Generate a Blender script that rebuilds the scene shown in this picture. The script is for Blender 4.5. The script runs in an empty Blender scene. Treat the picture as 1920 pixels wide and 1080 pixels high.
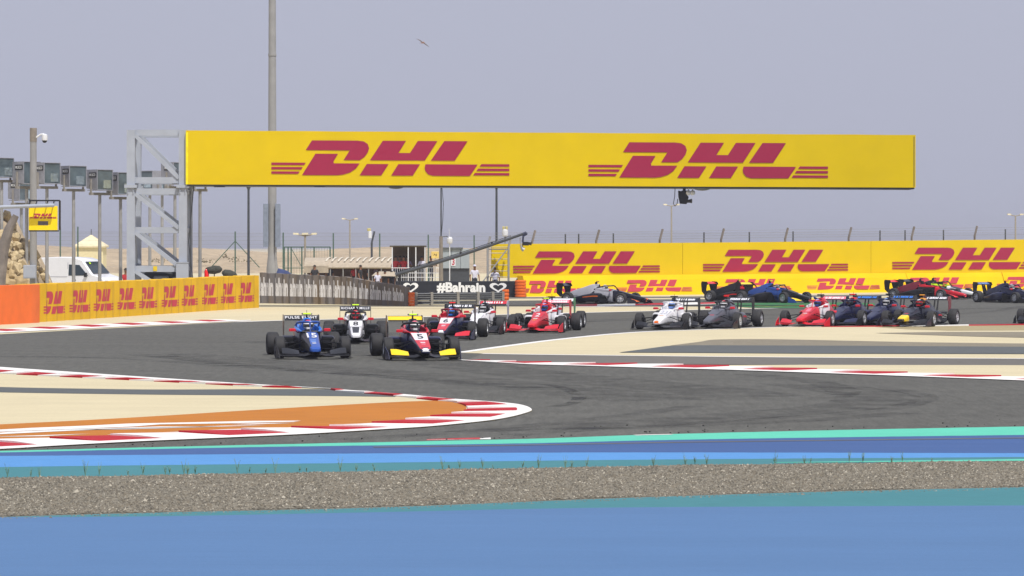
import bpy, bmesh, math, random
import numpy as np
from mathutils import Vector, Matrix
random.seed(7); np.random.seed(7)
SC = bpy.context.scene
COL = SC.collection

# ------------------------------------------------------------------ camera, sky, sun, exposure
F, CH, HY = 6000.0, 2.8, 462.0            # focal length in photo pixels, camera height, horizon row
cam_d = bpy.data.cameras.new('camera'); cam = bpy.data.objects.new('camera', cam_d); COL.objects.link(cam)
cam.location = (0, 0, CH); cam.rotation_euler = (math.pi/2, 0, 0)
cam_d.sensor_width = 36; cam_d.lens = 36*F/1920; cam_d.shift_y = (HY-540)/1920
cam_d.clip_start = 0.5; cam_d.clip_end = 30000
SC.camera = cam
SUN_EL, SUN_AZ = math.radians(60), math.radians(152)   # azimuth clockwise from +Y (view direction)
world = bpy.data.worlds.new('World'); SC.world = world; world.use_nodes = True
wn, wl = world.node_tree.nodes, world.node_tree.links
bg = wn['Background']; bg.inputs['Strength'].default_value = 0.1
sky = wn.new('ShaderNodeTexSky'); sky.sky_type = 'NISHITA'; sky.sun_disc = False
sky.sun_elevation = SUN_EL; sky.sun_rotation = SUN_AZ; sky.air_density = 1.0; sky.dust_density = 5.0; sky.ozone_density = 2.0
mx = wn.new('ShaderNodeMix'); mx.data_type = 'RGBA'; mx.inputs['Factor'].default_value = 0.9
mx.inputs['B'].default_value = (5.0, 5.2, 6.45, 1)   # uniform dust-laden desert sky
wl.new(sky.outputs['Color'], mx.inputs['A']); wl.new(mx.outputs['Result'], bg.inputs['Color'])
sun_d = bpy.data.lights.new('sun', 'SUN'); sun_d.energy = 4.0; sun_d.angle = math.radians(0.6); sun_d.color = (1, .955, .88)
sun = bpy.data.objects.new('sun', sun_d); COL.objects.link(sun)
SDIR = Vector((math.sin(SUN_AZ)*math.cos(SUN_EL), math.cos(SUN_AZ)*math.cos(SUN_EL), math.sin(SUN_EL)))
sun.rotation_euler = SDIR.to_track_quat('Z', 'Y').to_euler(); sun.location = SDIR*20
SC.view_settings.view_transform = 'Standard'; SC.view_settings.look = 'None'
SC.view_settings.exposure = 0.0; SC.view_settings.gamma = 1.0; SC.view_settings.use_curve_mapping = False
SC.cycles.max_bounces = 6; SC.cycles.diffuse_bounces = 3; SC.cycles.glossy_bounces = 3
SC.cycles.use_denoising = True

# ------------------------------------------------------------------ helpers
def gp(px, py, z=0.0):                     # photo pixel -> point on the ground
    Y = F*(CH-z)/(py-HY); return Vector(((px-960)*Y/F, Y, z))
def ap(px, py, Y):                         # photo pixel -> point at distance Y
    return Vector(((px-960)*Y/F, Y, CH-(py-HY)*Y/F))
def lin(r, g, b):
    return tuple((c/255/12.92 if c/255 <= .04045 else ((c/255+.055)/1.055)**2.4) for c in (r, g, b))

class MB:
    def __init__(s): s.v, s.f, s.m = [], [], []
    def add(s, vs, fs, m=0):
        o = len(s.v); s.v += [tuple(p) for p in vs]
        for f in fs: s.f.append([i+o for i in f]); s.m.append(m)
        return s
    def hexa(s, p, m=0):                   # 4 bottom (ccw), 4 top
        return s.add(p, [(3,2,1,0),(4,5,6,7),(0,1,5,4),(1,2,6,5),(2,3,7,6),(3,0,4,7)], m)
    def box(s, a, b, m=0):
        (x0,y0,z0),(x1,y1,z1) = a, b
        return s.hexa([(x0,y0,z0),(x1,y0,z0),(x1,y1,z0),(x0,y1,z0),(x0,y0,z1),(x1,y0,z1),(x1,y1,z1),(x0,y1,z1)], m)
    def bevbox(s, a, b, r=.02, m=0):       # box with chamfered vertical and top edges
        (x0,y0,z0),(x1,y1,z1) = a, b
        secs = []
        for z, i in ((z0,0),(z1-r,0),(z1,r)):
            secs.append([(x0+r+i,y0+i,z),(x1-r-i,y0+i,z),(x1-i,y0+r+i,z),(x1-i,y1-r-i,z),(x1-r-i,y1-i,z),(x0+r+i,y1-i,z),(x0+i,y1-r-i,z),(x0+i,y0+r+i,z)])
        return s.loft(secs, m=m)
    def beam(s, p, q, w, h=None, m=0, up=(0,0,1)):  # rectangular bar
        p, q = Vector(p), Vector(q); h = h or w; d = (q-p).normalized(); u = Vector(up)
        if abs(d.dot(u)) > .99: u = Vector((0,1,0))
        a = d.cross(u).normalized()*w/2; b = a.cross(d).normalized()*h/2
        return s.hexa([p-a-b, p+a-b, q+a-b, q-a-b, p-a+b, p+a+b, q+a+b, q-a+b], m)
    def tube(s, pts, r, n=8, m=0, caps=True):
        pts = [Vector(p) for p in pts]; R = r if isinstance(r, (list, tuple)) else [r]*len(pts)
        secs = []; ref = None
        for i, p in enumerate(pts):
            d = (pts[min(i+1,len(pts)-1)]-pts[max(i-1,0)]).normalized()
            if ref is None: ref = Vector((0,0,1)) if abs(d.z) < .9 else Vector((1,0,0))
            a = d.cross(ref).normalized(); b = d.cross(a).normalized(); ref = b.cross(d) if abs(b.cross(d).dot(d)) < .1 else ref
            ref = a.cross(d)
            secs.append([p + (a*math.cos(t)+b*math.sin(t))*R[i] for t in [2*math.pi*k/n for k in range(n)]])
        return s.loft(secs, m=m, caps=caps)
    def loft(s, secs, m=0, caps=True, closed=True):
        n = len(secs[0]); o = len(s.v)
        for q in secs: s.v += [tuple(p) for p in q]
        for i in range(len(secs)-1):
            for k in range(n if closed else n-1):
                a, b = o+i*n+k, o+i*n+(k+1) % n
                s.f.append([a, b, b+n, a+n]); s.m.append(m)
        if caps:
            s.f.append([o+k for k in range(n)][::-1]); s.m.append(m)
            e = o+(len(secs)-1)*n; s.f.append([e+k for k in range(n)]); s.m.append(m)
        return s
    def sphere(s, c, r, n=12, k=8, m=0, z0=-1.0, z1=1.0, sc=(1,1,1)):
        secs = []
        for i in range(k+1):
            t = math.asin(max(-1,min(1, z0+(z1-z0)*i/k))) if False else math.asin(z0)+(math.asin(z1)-math.asin(z0))*i/k
            rr = max(math.cos(t)*r, r*.02)
            secs.append([(c[0]+rr*math.cos(2*math.pi*j/n)*sc[0], c[1]+rr*math.sin(2*math.pi*j/n)*sc[1], c[2]+r*math.sin(t)*sc[2]) for j in range(n)])
        return s.loft(secs, m=m)
    def prism(s, poly, fn, d0, d1, m=0):   # 2-D polygon, fn(u,v,d) -> point
        n = len(poly)
        return s.add([fn(u,v,d0) for u,v in poly]+[fn(u,v,d1) for u,v in poly],
                     [list(range(n))[::-1], [n+i for i in range(n)]]+[(i,(i+1)%n,n+(i+1)%n,n+i) for i in range(n)], m)
    def mesh(s, name, smooth=True, angle=35):
        me = bpy.data.meshes.new(name); me.from_pydata(s.v, [], s.f)
        me.polygons.foreach_set('material_index', s.m)
        bm = bmesh.new(); bm.from_mesh(me); bmesh.ops.recalc_face_normals(bm, faces=bm.faces); bm.to_mesh(me); bm.free()
        if smooth:
            me.polygons.foreach_set('use_smooth', [True]*len(me.polygons)); me.set_sharp_from_angle(angle=math.radians(angle))
        me.update(); return me
    def build(s, name, mats, parent=None, smooth=True, angle=35, recalc=True):
        me = s.mesh(name, smooth, angle)
        return put(name, me, mats, parent)
def put(name, me, mats, parent=None):
    if not isinstance(mats, (list, tuple)): mats = [mats]
    if len(me.materials) == 0:
        for x in mats: me.materials.append(x)
    o = bpy.data.objects.new(name, me); COL.objects.link(o)
    for i, x in enumerate(mats):
        if me.materials[i] != x: o.material_slots[i].link = 'OBJECT'; o.material_slots[i].material = x
    if parent: o.parent = parent
    return o
def tag(o, label, cat, group=None):
    o['label'] = label; o['category'] = cat
    if group: o['group'] = group
    return o
def thing(name, label, cat, loc=(0,0,0), rz=0, group=None):
    o = bpy.data.objects.new(name, None); COL.objects.link(o); o.location = loc; o.rotation_euler = (0,0,rz)
    o.empty_display_size = .2
    return tag(o, label, cat, group)
def structure(o): o['kind'] = 'structure'; return o

# ------------------------------------------------------------------ materials
MATS = {}
def mat(name, c, rough=.6, var=.12, scale=6.0, bump=0.0, metal=0.0, spec=.4, coat=0.0, c2=None, detail=4, stretch=None):
    if name in MATS: return MATS[name]
    m = bpy.data.materials.new(name); m.use_nodes = True; nt = m.node_tree; N, L = nt.nodes, nt.links
    b = N['Principled BSDF']; b.inputs['Roughness'].default_value = rough; b.inputs['Metallic'].default_value = metal
    b.inputs['Specular IOR Level'].default_value = spec; b.inputs['Coat Weight'].default_value = coat
    b.inputs['Coat Roughness'].default_value = .12
    tc = N.new('ShaderNodeTexCoord'); nz = N.new('ShaderNodeTexNoise'); nz.inputs['Scale'].default_value = scale; nz.inputs['Detail'].default_value = detail
    src = tc.outputs['Object']
    if stretch:
        mp = N.new('ShaderNodeMapping'); mp.inputs['Scale'].default_value = stretch; L.new(src, mp.inputs['Vector']); src = mp.outputs['Vector']
    L.new(src, nz.inputs['Vector'])
    r = N.new('ShaderNodeValToRGB'); L.new(nz.outputs['Fac'], r.inputs['Fac'])
    c2 = c2 or tuple(x*(1-var*1.6) for x in c)
    r.color_ramp.elements[0].position = .3; r.color_ramp.elements[1].position = .7
    r.color_ramp.elements[0].color = (*c2, 1); r.color_ramp.elements[1].color = (*[min(1, x*(1+var*.5)) for x in c], 1)
    L.new(r.outputs['Color'], b.inputs['Base Color'])
    if bump:
        bp = N.new('ShaderNodeBump'); bp.inputs['Strength'].default_value = bump; bp.inputs['Distance'].default_value = .02
        L.new(nz.outputs['Fac'], bp.inputs['Height']); L.new(bp.outputs['Normal'], b.inputs['Normal'])
    MATS[name] = m; return m
def ground_mat(name, c, layers, rough=.9, bump=.3, spec=.2):
    """layers: (scale, amount, stretch-xyz) noises multiplied over the base colour, world metres"""
    m = bpy.data.materials.new(name); m.use_nodes = True; N, L = m.node_tree.nodes, m.node_tree.links
    b = N['Principled BSDF']; b.inputs['Roughness'].default_value = rough; b.inputs['Specular IOR Level'].default_value = spec
    tc = N.new('ShaderNodeTexCoord'); col = None
    for sc, amt, st in layers:
        mp = N.new('ShaderNodeMapping'); mp.inputs['Scale'].default_value = st; L.new(tc.outputs['Object'], mp.inputs['Vector'])
        nz = N.new('ShaderNodeTexNoise'); nz.inputs['Scale'].default_value = sc; nz.inputs['Detail'].default_value = 5; L.new(mp.outputs['Vector'], nz.inputs['Vector'])
        mr = N.new('ShaderNodeMapRange'); mr.inputs['From Min'].default_value = .3; mr.inputs['From Max'].default_value = .7
        mr.inputs['To Min'].default_value = 1-amt; mr.inputs['To Max'].default_value = 1+amt; L.new(nz.outputs['Fac'], mr.inputs['Value'])
        v = N.new('ShaderNodeMix'); v.data_type = 'RGBA'; v.blend_type = 'MULTIPLY'; v.inputs['Factor'].default_value = 1
        if col is None: v.inputs['A'].default_value = (*c, 1)
        else: L.new(col, v.inputs['A'])
        L.new(mr.outputs['Result'], v.inputs['B']); col = v.outputs['Result']; last = nz
    L.new(col, b.inputs['Base Color'])
    if bump:
        bp = N.new('ShaderNodeBump'); bp.inputs['Strength'].default_value = bump; bp.inputs['Distance'].default_value = .01
        L.new(last.outputs['Fac'], bp.inputs['Height']); L.new(bp.outputs['Normal'], b.inputs['Normal'])
    MATS[name] = m; return m
K = 1.6   # daylight on flat ground: displayed value over reflectance
def gcol(r, g, b): return tuple(x/K for x in lin(r, g, b))

M_sand = ground_mat('sand', gcol(244,231,193), [(.05,.05,(1,1,1)),(1.1,.05,(.35,1,1)),(14,.04,(1,1,1))])
M_asph = ground_mat('asphalt', gcol(111,111,106), [(.07,.10,(1,.5,1)),(.8,.09,(.18,1,1)),(7,.14,(1,.12,1)),(26,.16,(1,.15,1)),(45,.14,(1,1,1))], rough=.85)
M_road = ground_mat('service_asphalt', gcol(112,117,119), [(.1,.05,(1,1,1)),(6,.08,(.5,1,1))])
M_road2 = ground_mat('old_asphalt', gcol(131,128,123), [(.1,.06,(1,1,1)),(7,.10,(.5,1,1))])
M_grav = ground_mat('gravel_bed', gcol(140,135,122), [(.6,.08,(1,1,1)),(20,.25,(1,1,1)),(60,.3,(1,1,1))], bump=.8)
M_grav2 = ground_mat('brown_gravel', gcol(160,152,134), [(.2,.05,(1,1,1)),(5,.15,(.5,1,1)),(14,.15,(1,1,1))])
M_tan = ground_mat('dusty_verge', gcol(195,180,140), [(.3,.06,(1,1,1)),(6,.08,(1,1,1))])
M_orange = ground_mat('orange_paint', gcol(220,140,52), [(.3,.05,(1,1,1)),(4,.07,(.3,1,1)),(40,.06,(1,1,1))], rough=.75)
M_mint = ground_mat('mint_paint', gcol(112,232,202), [(.5,.05,(1,1,1)),(12,.06,(.3,1,1))], rough=.7)
M_dblue = ground_mat('dark_blue_paint', gcol(78,112,172), [(.15,.06,(.4,1,1)),(2,.06,(.1,1,1)),(30,.06,(1,1,1))], rough=.7)
M_lblue = ground_mat('light_blue_paint', gcol(104,172,242), [(.3,.03,(1,1,1)),(10,.05,(.3,1,1))], rough=.7)
M_teal = ground_mat('teal_paint', gcol(82,152,162), [(.3,.04,(1,1,1)),(10,.06,(.3,1,1))], rough=.7)
M_blue = ground_mat('blue_paint', gcol(101,142,193), [(.12,.03,(.3,1,1)),(.9,.04,(.08,1,1)),(9,.03,(.1,1,1)),(40,.05,(1,1,1))], rough=.7)
M_green = ground_mat('green_paint', gcol(70,140,84), [(.5,.06,(1,1,1)),(12,.06,(1,1,1))], rough=.7)
M_white = ground_mat('white_road_paint', (.76,.75,.73), [(1.2,.05,(.4,1,1)),(20,.06,(1,1,1))], rough=.7)
M_red = ground_mat('red_road_paint', gcol(212,44,58), [(1.2,.08,(.4,1,1)),(20,.08,(1,1,1))], rough=.7)
M_yline = ground_mat('yellow_road_paint', gcol(210,214,60), [(1.2,.05,(.4,1,1)),(20,.06,(1,1,1))], rough=.7)

# ------------------------------------------------------------------ curves of the ground layout
def curve(pts, xs):
    pts = np.array(pts, float); x, y = pts[:,0], pts[:,1]
    d = np.diff(y)/np.diff(x); mt = np.empty_like(y); mt[0] = d[0]; mt[-1] = d[-1]
    for i in range(1, len(y)-1):
        mt[i] = 0 if d[i-1]*d[i] <= 0 else 2*d[i-1]*d[i]/(d[i-1]+d[i])
    out = []
    for q in xs:
        if q <= x[0]: out.append(y[0]+mt[0]*(q-x[0])); continue
        if q >= x[-1]: out.append(y[-1]+mt[-1]*(q-x[-1])); continue
        i = min(np.searchsorted(x, q, side='right')-1, len(x)-2); h = x[i+1]-x[i]; t = (q-x[i])/h
        out.append((2*t**3-3*t*t+1)*y[i]+(t**3-2*t*t+t)*h*mt[i]+(-2*t**3+3*t*t)*y[i+1]+(t**3-t*t)*h*mt[i+1])
    return out
LV = .004
def band(name, up, lo, m, lev, x0=-900, x1=2900, n=190, jit=.0):
    xs = np.linspace(x0, x1, n); U, W = curve(up, xs), curve(lo, xs); b = MB(); vs = []
    for x, u, w in zip(xs, U, W):
        w = max(w, u+.02)
        p, q = gp(x, u), gp(x, w); j = random.uniform(-jit, jit)
        vs += [(p.x, p.y+j, lev*LV), (q.x, q.y+random.uniform(-jit,jit), lev*LV)]
    b.add(vs, [(2*i, 2*i+1, 2*i+3, 2*i+2) for i in range(n-1)])
    return structure(b.build(name, m, smooth=False))
def flat(name, poly, m, lev):              # polygon given in photo pixels, lying on the ground
    b = MB(); b.add([(*gp(x, y).xy, lev*LV) for x, y in poly], [list(range(len(poly)))])
    return structure(b.build(name, m, smooth=False))
def resample(P, n):
    P = np.array([tuple(p)[:2] for p in P], float); s = np.r_[0, np.cumsum(np.hypot(*np.diff(P, axis=0).T))]
    t = np.linspace(0, s[-1], n); return np.c_[np.interp(t, s, P[:,0]), np.interp(t, s, P[:,1])], s[-1]
def smooth_px(pts, per=8):                 # Catmull-Rom in pixel space
    p = [np.array(q, float) for q in pts]; p = [2*p[0]-p[1]]+p+[2*p[-1]-p[-2]]; out = []
    for i in range(1, len(p)-2):
        for k in range(per):
            t = k/per
            out.append(.5*((2*p[i])+(-p[i-1]+p[i+1])*t+(2*p[i-1]-5*p[i]+4*p[i+1]-p[i+2])*t*t+(-p[i-1]+3*p[i]-3*p[i+1]+p[i+2])*t**3))
    out.append(p[-2]); return [tuple(q) for q in out]
def ribbon(name, pts, w, m, lev, px=True):
    P = [gp(*q) for q in pts] if px else [Vector((*q, 0)) for q in pts]; b = MB(); vs = []
    for i, p in enumerate(P):
        d = (P[min(i+1,len(P)-1)]-P[max(i-1,0)]).normalized(); nn = Vector((-d.y, d.x, 0))*w/2*(1+random.uniform(-.06,.06))
        vs += [(*(p+nn).xy, lev*LV), (*(p-nn).xy, lev*LV)]
    b.add(vs, [(2*i, 2*i+1, 2*i+3, 2*i+2) for i in range(len(P)-1)])
    return structure(b.build(name, m, smooth=False))
BLOCKS = {}
def kerb(label_name, outer, inner, period, line_frac, lev, phase=0.0, skew=0.0, per=8, raise_=.035):
    """outer/inner: matched pixel polylines; a white line along the outer edge, red and white blocks behind it"""
    root = bpy.data.objects.new(label_name, None); COL.objects.link(root); structure(root)
    O = [gp(*q) for q in smooth_px(outer, per)]; I = [gp(*q) for q in smooth_px(inner, per)]
    s = [0]
    for a, b_ in zip(O, O[1:]): s.append(s[-1]+(b_-a).length)
    def at(L, q): return Vector((np.interp(q, s, [p.x for p in L]), np.interp(q, s, [p.y for p in L]), 0))
    z0 = lev*LV
    n = max(4, int(s[-1]/.35)); b = MB(); vs = []
    for i in range(n+1):
        q = s[-1]*i/n; o, ii = at(O, q), at(I, q); e = o+(ii-o)*line_frac
        vs += [(*o.xy, z0+.002), (*e.xy, z0+raise_*.3)]
    b.add(vs, [(2*i, 2*i+1, 2*i+3, 2*i+2) for i in range(n)])
    put('edge_line', b.mesh('edge_line', False), M_white, root)
    q, k = -phase, 0
    while q < s[-1]:
        a, c = max(q, 0), min(q+period/2, s[-1])
        if c-a > .05:
            b = MB(); secs = []
            for j in range(4):
                t = a+(c-a)*j/3; o, ii = at(O, t), at(I, min(max(t+(skew if not isinstance(skew, (list, tuple)) else float(np.interp(t/s[-1], skew[0], skew[1]))), 0), s[-1])); e = o+(ii-o)*line_frac
                h = raise_*(.25+.75*j/3)                     # saw-tooth ramp, one step per block
                secs.append([(*e.xy, -.01), (*ii.xy, -.01), (*ii.xy, z0+h), (*(e+(ii-e)*.5).xy, z0+h), (*e.xy, z0+raise_*.3)])
            b.loft(secs); put('kerb_block', b.mesh('kerb_block', False), M_red if k % 2 == 0 else M_white, root)
        q += period/2; k += 1
    return root
# ------------------------------------------------------------------ ground
b = MB(); S = 9500
b.add([(-S,-60,0),(S,-60,0),(S,2*S,0),(-S,2*S,0)], [(0,1,2,3)])
structure(b.build('ground', M_sand, smooth=False))
U1 = [(-300,646),(0,627),(240,614),(480,602.5),(700,597),(960,589.5),(1150,585),(1350,580),(1480,577.5),(1700,572),(2340,557)]
MU = [(-300,853.5),(0,846.5),(500,834.5),(1000,823.5),(1200,816.5),(1560,807.5),(1920,800.5),(2300,793)]
ML = [(-300,857),(0,849.5),(500,839),(1000,832),(1200,827),(1560,821),(1920,816.5),(2300,812)]
BL = [(-300,858.5),(0,856),(640,851.5),(1200,849.3),(1920,850.8),(2300,852)]
LL = [(-300,884),(0,877),(640,869.5),(1200,863),(1920,858),(2300,855)]
TL = [(-300,904),(0,897),(320,892),(640,886),(1200,875),(1560,870),(1920,865.5),(2300,861)]
GL = [(-300,984),(0,971),(320,962),(640,955),(1200,934),(1560,923),(1920,914.5),(2300,905)]
T2 = [(-300,971),(0,971.2),(240,970),(640,963),(1200,952.5),(1920,949),(2300,947)]
BOT = [(-300,1700),(2300,1700)]
band('race_track', U1, ML, M_asph, 1)
band('mint_line', MU, ML, M_mint, 2, jit=.02)
band('dark_blue_runoff', ML, BL, M_dblue, 2)
band('light_blue_runoff', BL, LL, M_lblue, 2, jit=.015)
band('teal_runoff', LL, TL, M_teal, 2)
band('mint_edge_line', [(1450,868.5),(1920,862.3),(2300,857)], [(1450,869.3),(1920,865.5),(2300,861)], M_mint, 3, 1450, 2300, 40)
band('gravel_trap', TL, GL, M_grav, 2)
T2b = [(x, max(y, yy+.02)) for (x, y), yy in zip(T2, curve(GL, [p[0] for p in T2]))]
band('teal_apron', GL, T2b, M_teal, 2, n=200)
band('blue_runoff', T2b, BOT, M_blue, 2, n=200)
ribbon('track_edge_line', [(x, y) for x, y in zip(np.linspace(440,1560,90), curve(U1, np.linspace(440,1560,90)))], .42, M_white, 2)
# far track behind the first corner
band('far_verge_road', [(930,557.5),(1330,555.6),(1920,549)], [(930,560),(1330,558.4),(1920,552)], M_road2, 1, 900, 2340, 60)
band('far_track', [(920,564.5),(1150,562),(1560,559.5),(1920,554.5),(2340,548)], [(920,573.5),(1060,573),(1350,574.5),(1480,577.5),(1500,579),(1560,581),(1920,577),(2340,570)], M_asph, 2, 900, 2340, 90)
band('green_kerb_strip', [(1335,569.5),(1560,567.5),(1640,569)], [(1335,571),(1420,577.5),(1520,578.5),(1640,573)], M_green, 4, 1335, 1640, 40)
ribbon('yellow_kerb_line', smooth_px([(1415,573.5),(1450,575.3),(1500,572.8),(1560,571)]), .3, M_yline, 5)
kerb('far_kerb', [(1060,575.5),(1150,575),(1250,572.5),(1345,570.5)], [(1060,572.5),(1150,571.5),(1250,569.2),(1345,567.8)], 5, .1, 3, phase=1)
ribbon('far_rut', smooth_px([(490,573.5),(620,577),(800,579),(945,577.5)]), .5, M_tan, 1)
# right-hand wedge of sand with its service roads
flat('sand_wedge', smooth_px([(862,662),(960,648.5),(1060,636),(1190,624),(1330,618.5),(1480,613.6),(1700,611.8),(1920,608.8),(2340,604)])+
     [(2340,674.5),(1920,673),(1500,670.5),(1200,667.5),(1000,664.8),(905,663.2)], M_sand, 2)
ribbon('wedge_white_line', smooth_px([(862,661.6),(960,648),(1060,635.5),(1190,623.6),(1330,618.2),(1480,613.3),(1600,612.2)]), .3, M_white, 3)
flat('dusty_verge', [(1640,613.6),(1700,612.6),(1920,609.6),(2340,605),(2340,618),(1920,620),(1780,620.5),(1700,618)], M_tan, 3)
kerb('wedge_kerb', [(1540,612.6),(1700,611.2),(1920,608),(2340,603)], [(1540,613.6),(1700,612.8),(1920,610.2),(2340,606)], 6, .1, 3)
flat('gravel_strip_far', smooth_px([(1640,625.2),(1760,623.4),(1920,623),(2340,622)])+[(2340,640),(1920,634),(1800,631),(1700,627.5)], M_grav2, 4)
flat('brown_gravel', smooth_px([(1255,649),(1310,642),(1345,637.5),(1450,637),(1600,640),(1750,643),(1920,645),(2340,650)])+[(2340,655),(1920,651.5),(1600,649.5),(1400,648.8)], M_grav2, 4)
flat('service_road', [(1160,662),(1210,655.5),(1250,650),(1300,648.5),(1400,648.8),(1600,649.5),(1920,651.5),(2340,655),(2340,664),(1920,664.8),(1500,664),(1300,662.6)], M_road, 5)
ribbon('inner_white_line', smooth_px([(905,663.6),(1000,665.2),(1200,667.6),(1500,670.6),(1920,673),(2340,675)]), .3, M_white, 3)
flat('escape_road', [(905,663.9),(1000,665.6),(1200,668),(1500,671),(1920,673.4),(2340,675.4),(2340,688),(1920,686),(1500,684.5),(1200,682.5),(1000,680),(880,674)], M_road2, 2)
flat('sand_strip', [(1340,686),(1500,685.2),(1920,686),(2340,688),(2340,726),(1920,711),(1500,694),(1400,690.5)], M_sand, 4)
kerb('right_kerb', [(862,676.4),(930,680.5),(1000,684.6),(1100,687.3),(1200,690.5),(1350,694.5),(1500,699.6),(1700,706.8),(1920,715.2),(2340,733)],
     [(862,675.2),(930,678.2),(1000,680.6),(1100,682.8),(1200,684.2),(1350,688),(1500,693),(1700,701),(1920,709.5),(2340,725)], 2.5, .24, 5, skew=1.2, phase=1)
# left infield: sand, road strip, orange apron and the kerb round the hairpin
K2o = [(-300,667),(-150,678),(0,689.5),(150,700),(310,711),(470,721.5),(620,730)]
K2i = [(-300,679),(-150,690.5),(0,701.5),(150,709.5),(310,717.5),(470,726),(620,732.5)]
H_o = [(620,730),(637,732),(747,740),(833,748.3),(893,752.7),(970,759.5),(997,769.5),(980,778),(933,788.3),(860,796.7),(793,802.7),(727,806.7),(560,816.7),(400,824),(250,830.5),(100,838.5),(0,844.5),(-300,858)]
H_i = [(620,732.5),(640,735.5),(742,744.5),(812,752.5),(850,755.8),(874,764),(874,772),(853,777.5),(800,785),(745,791.5),(690,797),(640,801.2),(520,806),(380,812),(230,818.5),(90,825.5),(0,830),(-300,843)]
isl = smooth_px([p for p in K2o]+H_o[1:])
flat('infield_sand', isl, M_sand, 3)
flat('infield_road', smooth_px([(-300,718),(0,727),(150,730),(310,731.8),(600,731),(690,736.5)])+[(745,743.5)]+smooth_px([(740,745.5),(600,743.8),(310,741.5),(150,739.5),(0,737),(-300,731)]), M_road, 4)
flat('orange_apron', smooth_px([(-300,812),(0,797.5),(150,790),(300,781.5),(450,772),(600,763),(700,757.5),(780,753.8),(830,753.2),(865,758)])+[(874,764)]+smooth_px(H_i[6:]), M_orange, 4)
for st in ([(-60,811),(60,804.5),(160,800.5),(240,796.5),(360,794),(470,791.5),(565,791),(550,793),(430,796),(300,798),(250,802),(150,806),(0,812)],
           [(-60,819),(0,816.5),(90,812),(180,808),(300,804.5),(420,801.5),(300,802),(150,806.5),(20,812)],
           [(-40,827.5),(0,825),(70,823.5),(150,822.3),(60,825.5)],
           [(200,817.5),(240,816),(330,813.2),(250,815.2),(215,816.2)],
           [(120,808.8),(260,804.6),(420,800.6),(500,799.6),(380,803.0),(240,807.2)],[(-30,821.6),(60,819),(170,815.6),(80,820.2)],[(430,797.4),(520,795.4),(556,795),(470,798.2)],
           [(310,812.3),(370,810.6),(470,808.2),(555,803.4),(420,807.2)]):
    flat('white_paint_stroke', st, M_white, 5)
kerb('left_kerb', K2o, K2i, 2.15, .5, 5, skew=-1.9, phase=.4)
kerb('hairpin_kerb', H_o, H_i, 2.2, .22, 5, phase=.3, skew=([0,.3,.42,.6,1],[-.6,-.2,.1,.8,1.2]))
kerb('outer_kerb', [(-300,641.5),(0,624.5),(120,618.5),(240,612.5),(360,606.8),(470,601.5)], [(-300,634),(0,618.8),(120,612.6),(240,607),(360,602.4),(470,598.8)], 2.9, .3, 3, skew=-3.0)
kerb('mirage_sliver', [(800,826.5),(860,825.2),(920,824.6)], [(800,824.9),(860,823.7),(920,823.2)], 1.6, .05, 2, raise_=.015)  # mirage reflection of a kerb, built as a thin red and white strip
ribbon('dust_line', smooth_px([(700,839.8),(1000,835.6),(1300,830.2),(1600,826.5),(1920,822.5),(2300,818)]), .16, M_road2, 3)
ribbon('mint_scuff', smooth_px([(1190,817.2),(1215,816.6),(1260,815.6)]), .12, M_white, 3)
# dark rubber laid down on the asphalt
def rubber_mat():
    m = bpy.data.materials.new('tyre_rubber_mark'); m.use_nodes = True; N, L = m.node_tree.nodes, m.node_tree.links
    bs = N['Principled BSDF']; bs.inputs['Base Color'].default_value = (.03,.03,.031,1); bs.inputs['Roughness'].default_value = .8
    tr = N.new('ShaderNodeBsdfTransparent'); mi = N.new('ShaderNodeMixShader'); tc = N.new('ShaderNodeTexCoord'); nz = N.new('ShaderNodeTexNoise')
    nz.inputs['Scale'].default_value = 1.3; nz.inputs['Detail'].default_value = 6; L.new(tc.outputs['Object'], nz.inputs['Vector'])
    mr = N.new('ShaderNodeMapRange'); mr.inputs['From Min'].default_value = .35; mr.inputs['From Max'].default_value = .75; mr.inputs['To Min'].default_value = 0; mr.inputs['To Max'].default_value = .34
    L.new(nz.outputs['Fac'], mr.inputs['Value']); L.new(mr.outputs['Result'], mi.inputs['Fac']); L.new(tr.outputs[0], mi.inputs[1]); L.new(bs.outputs[0], mi.inputs[2])
    L.new(mi.outputs[0], N['Material Output'].inputs['Surface']); return m
M_rub = rubber_mat(); RB = 0
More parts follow.
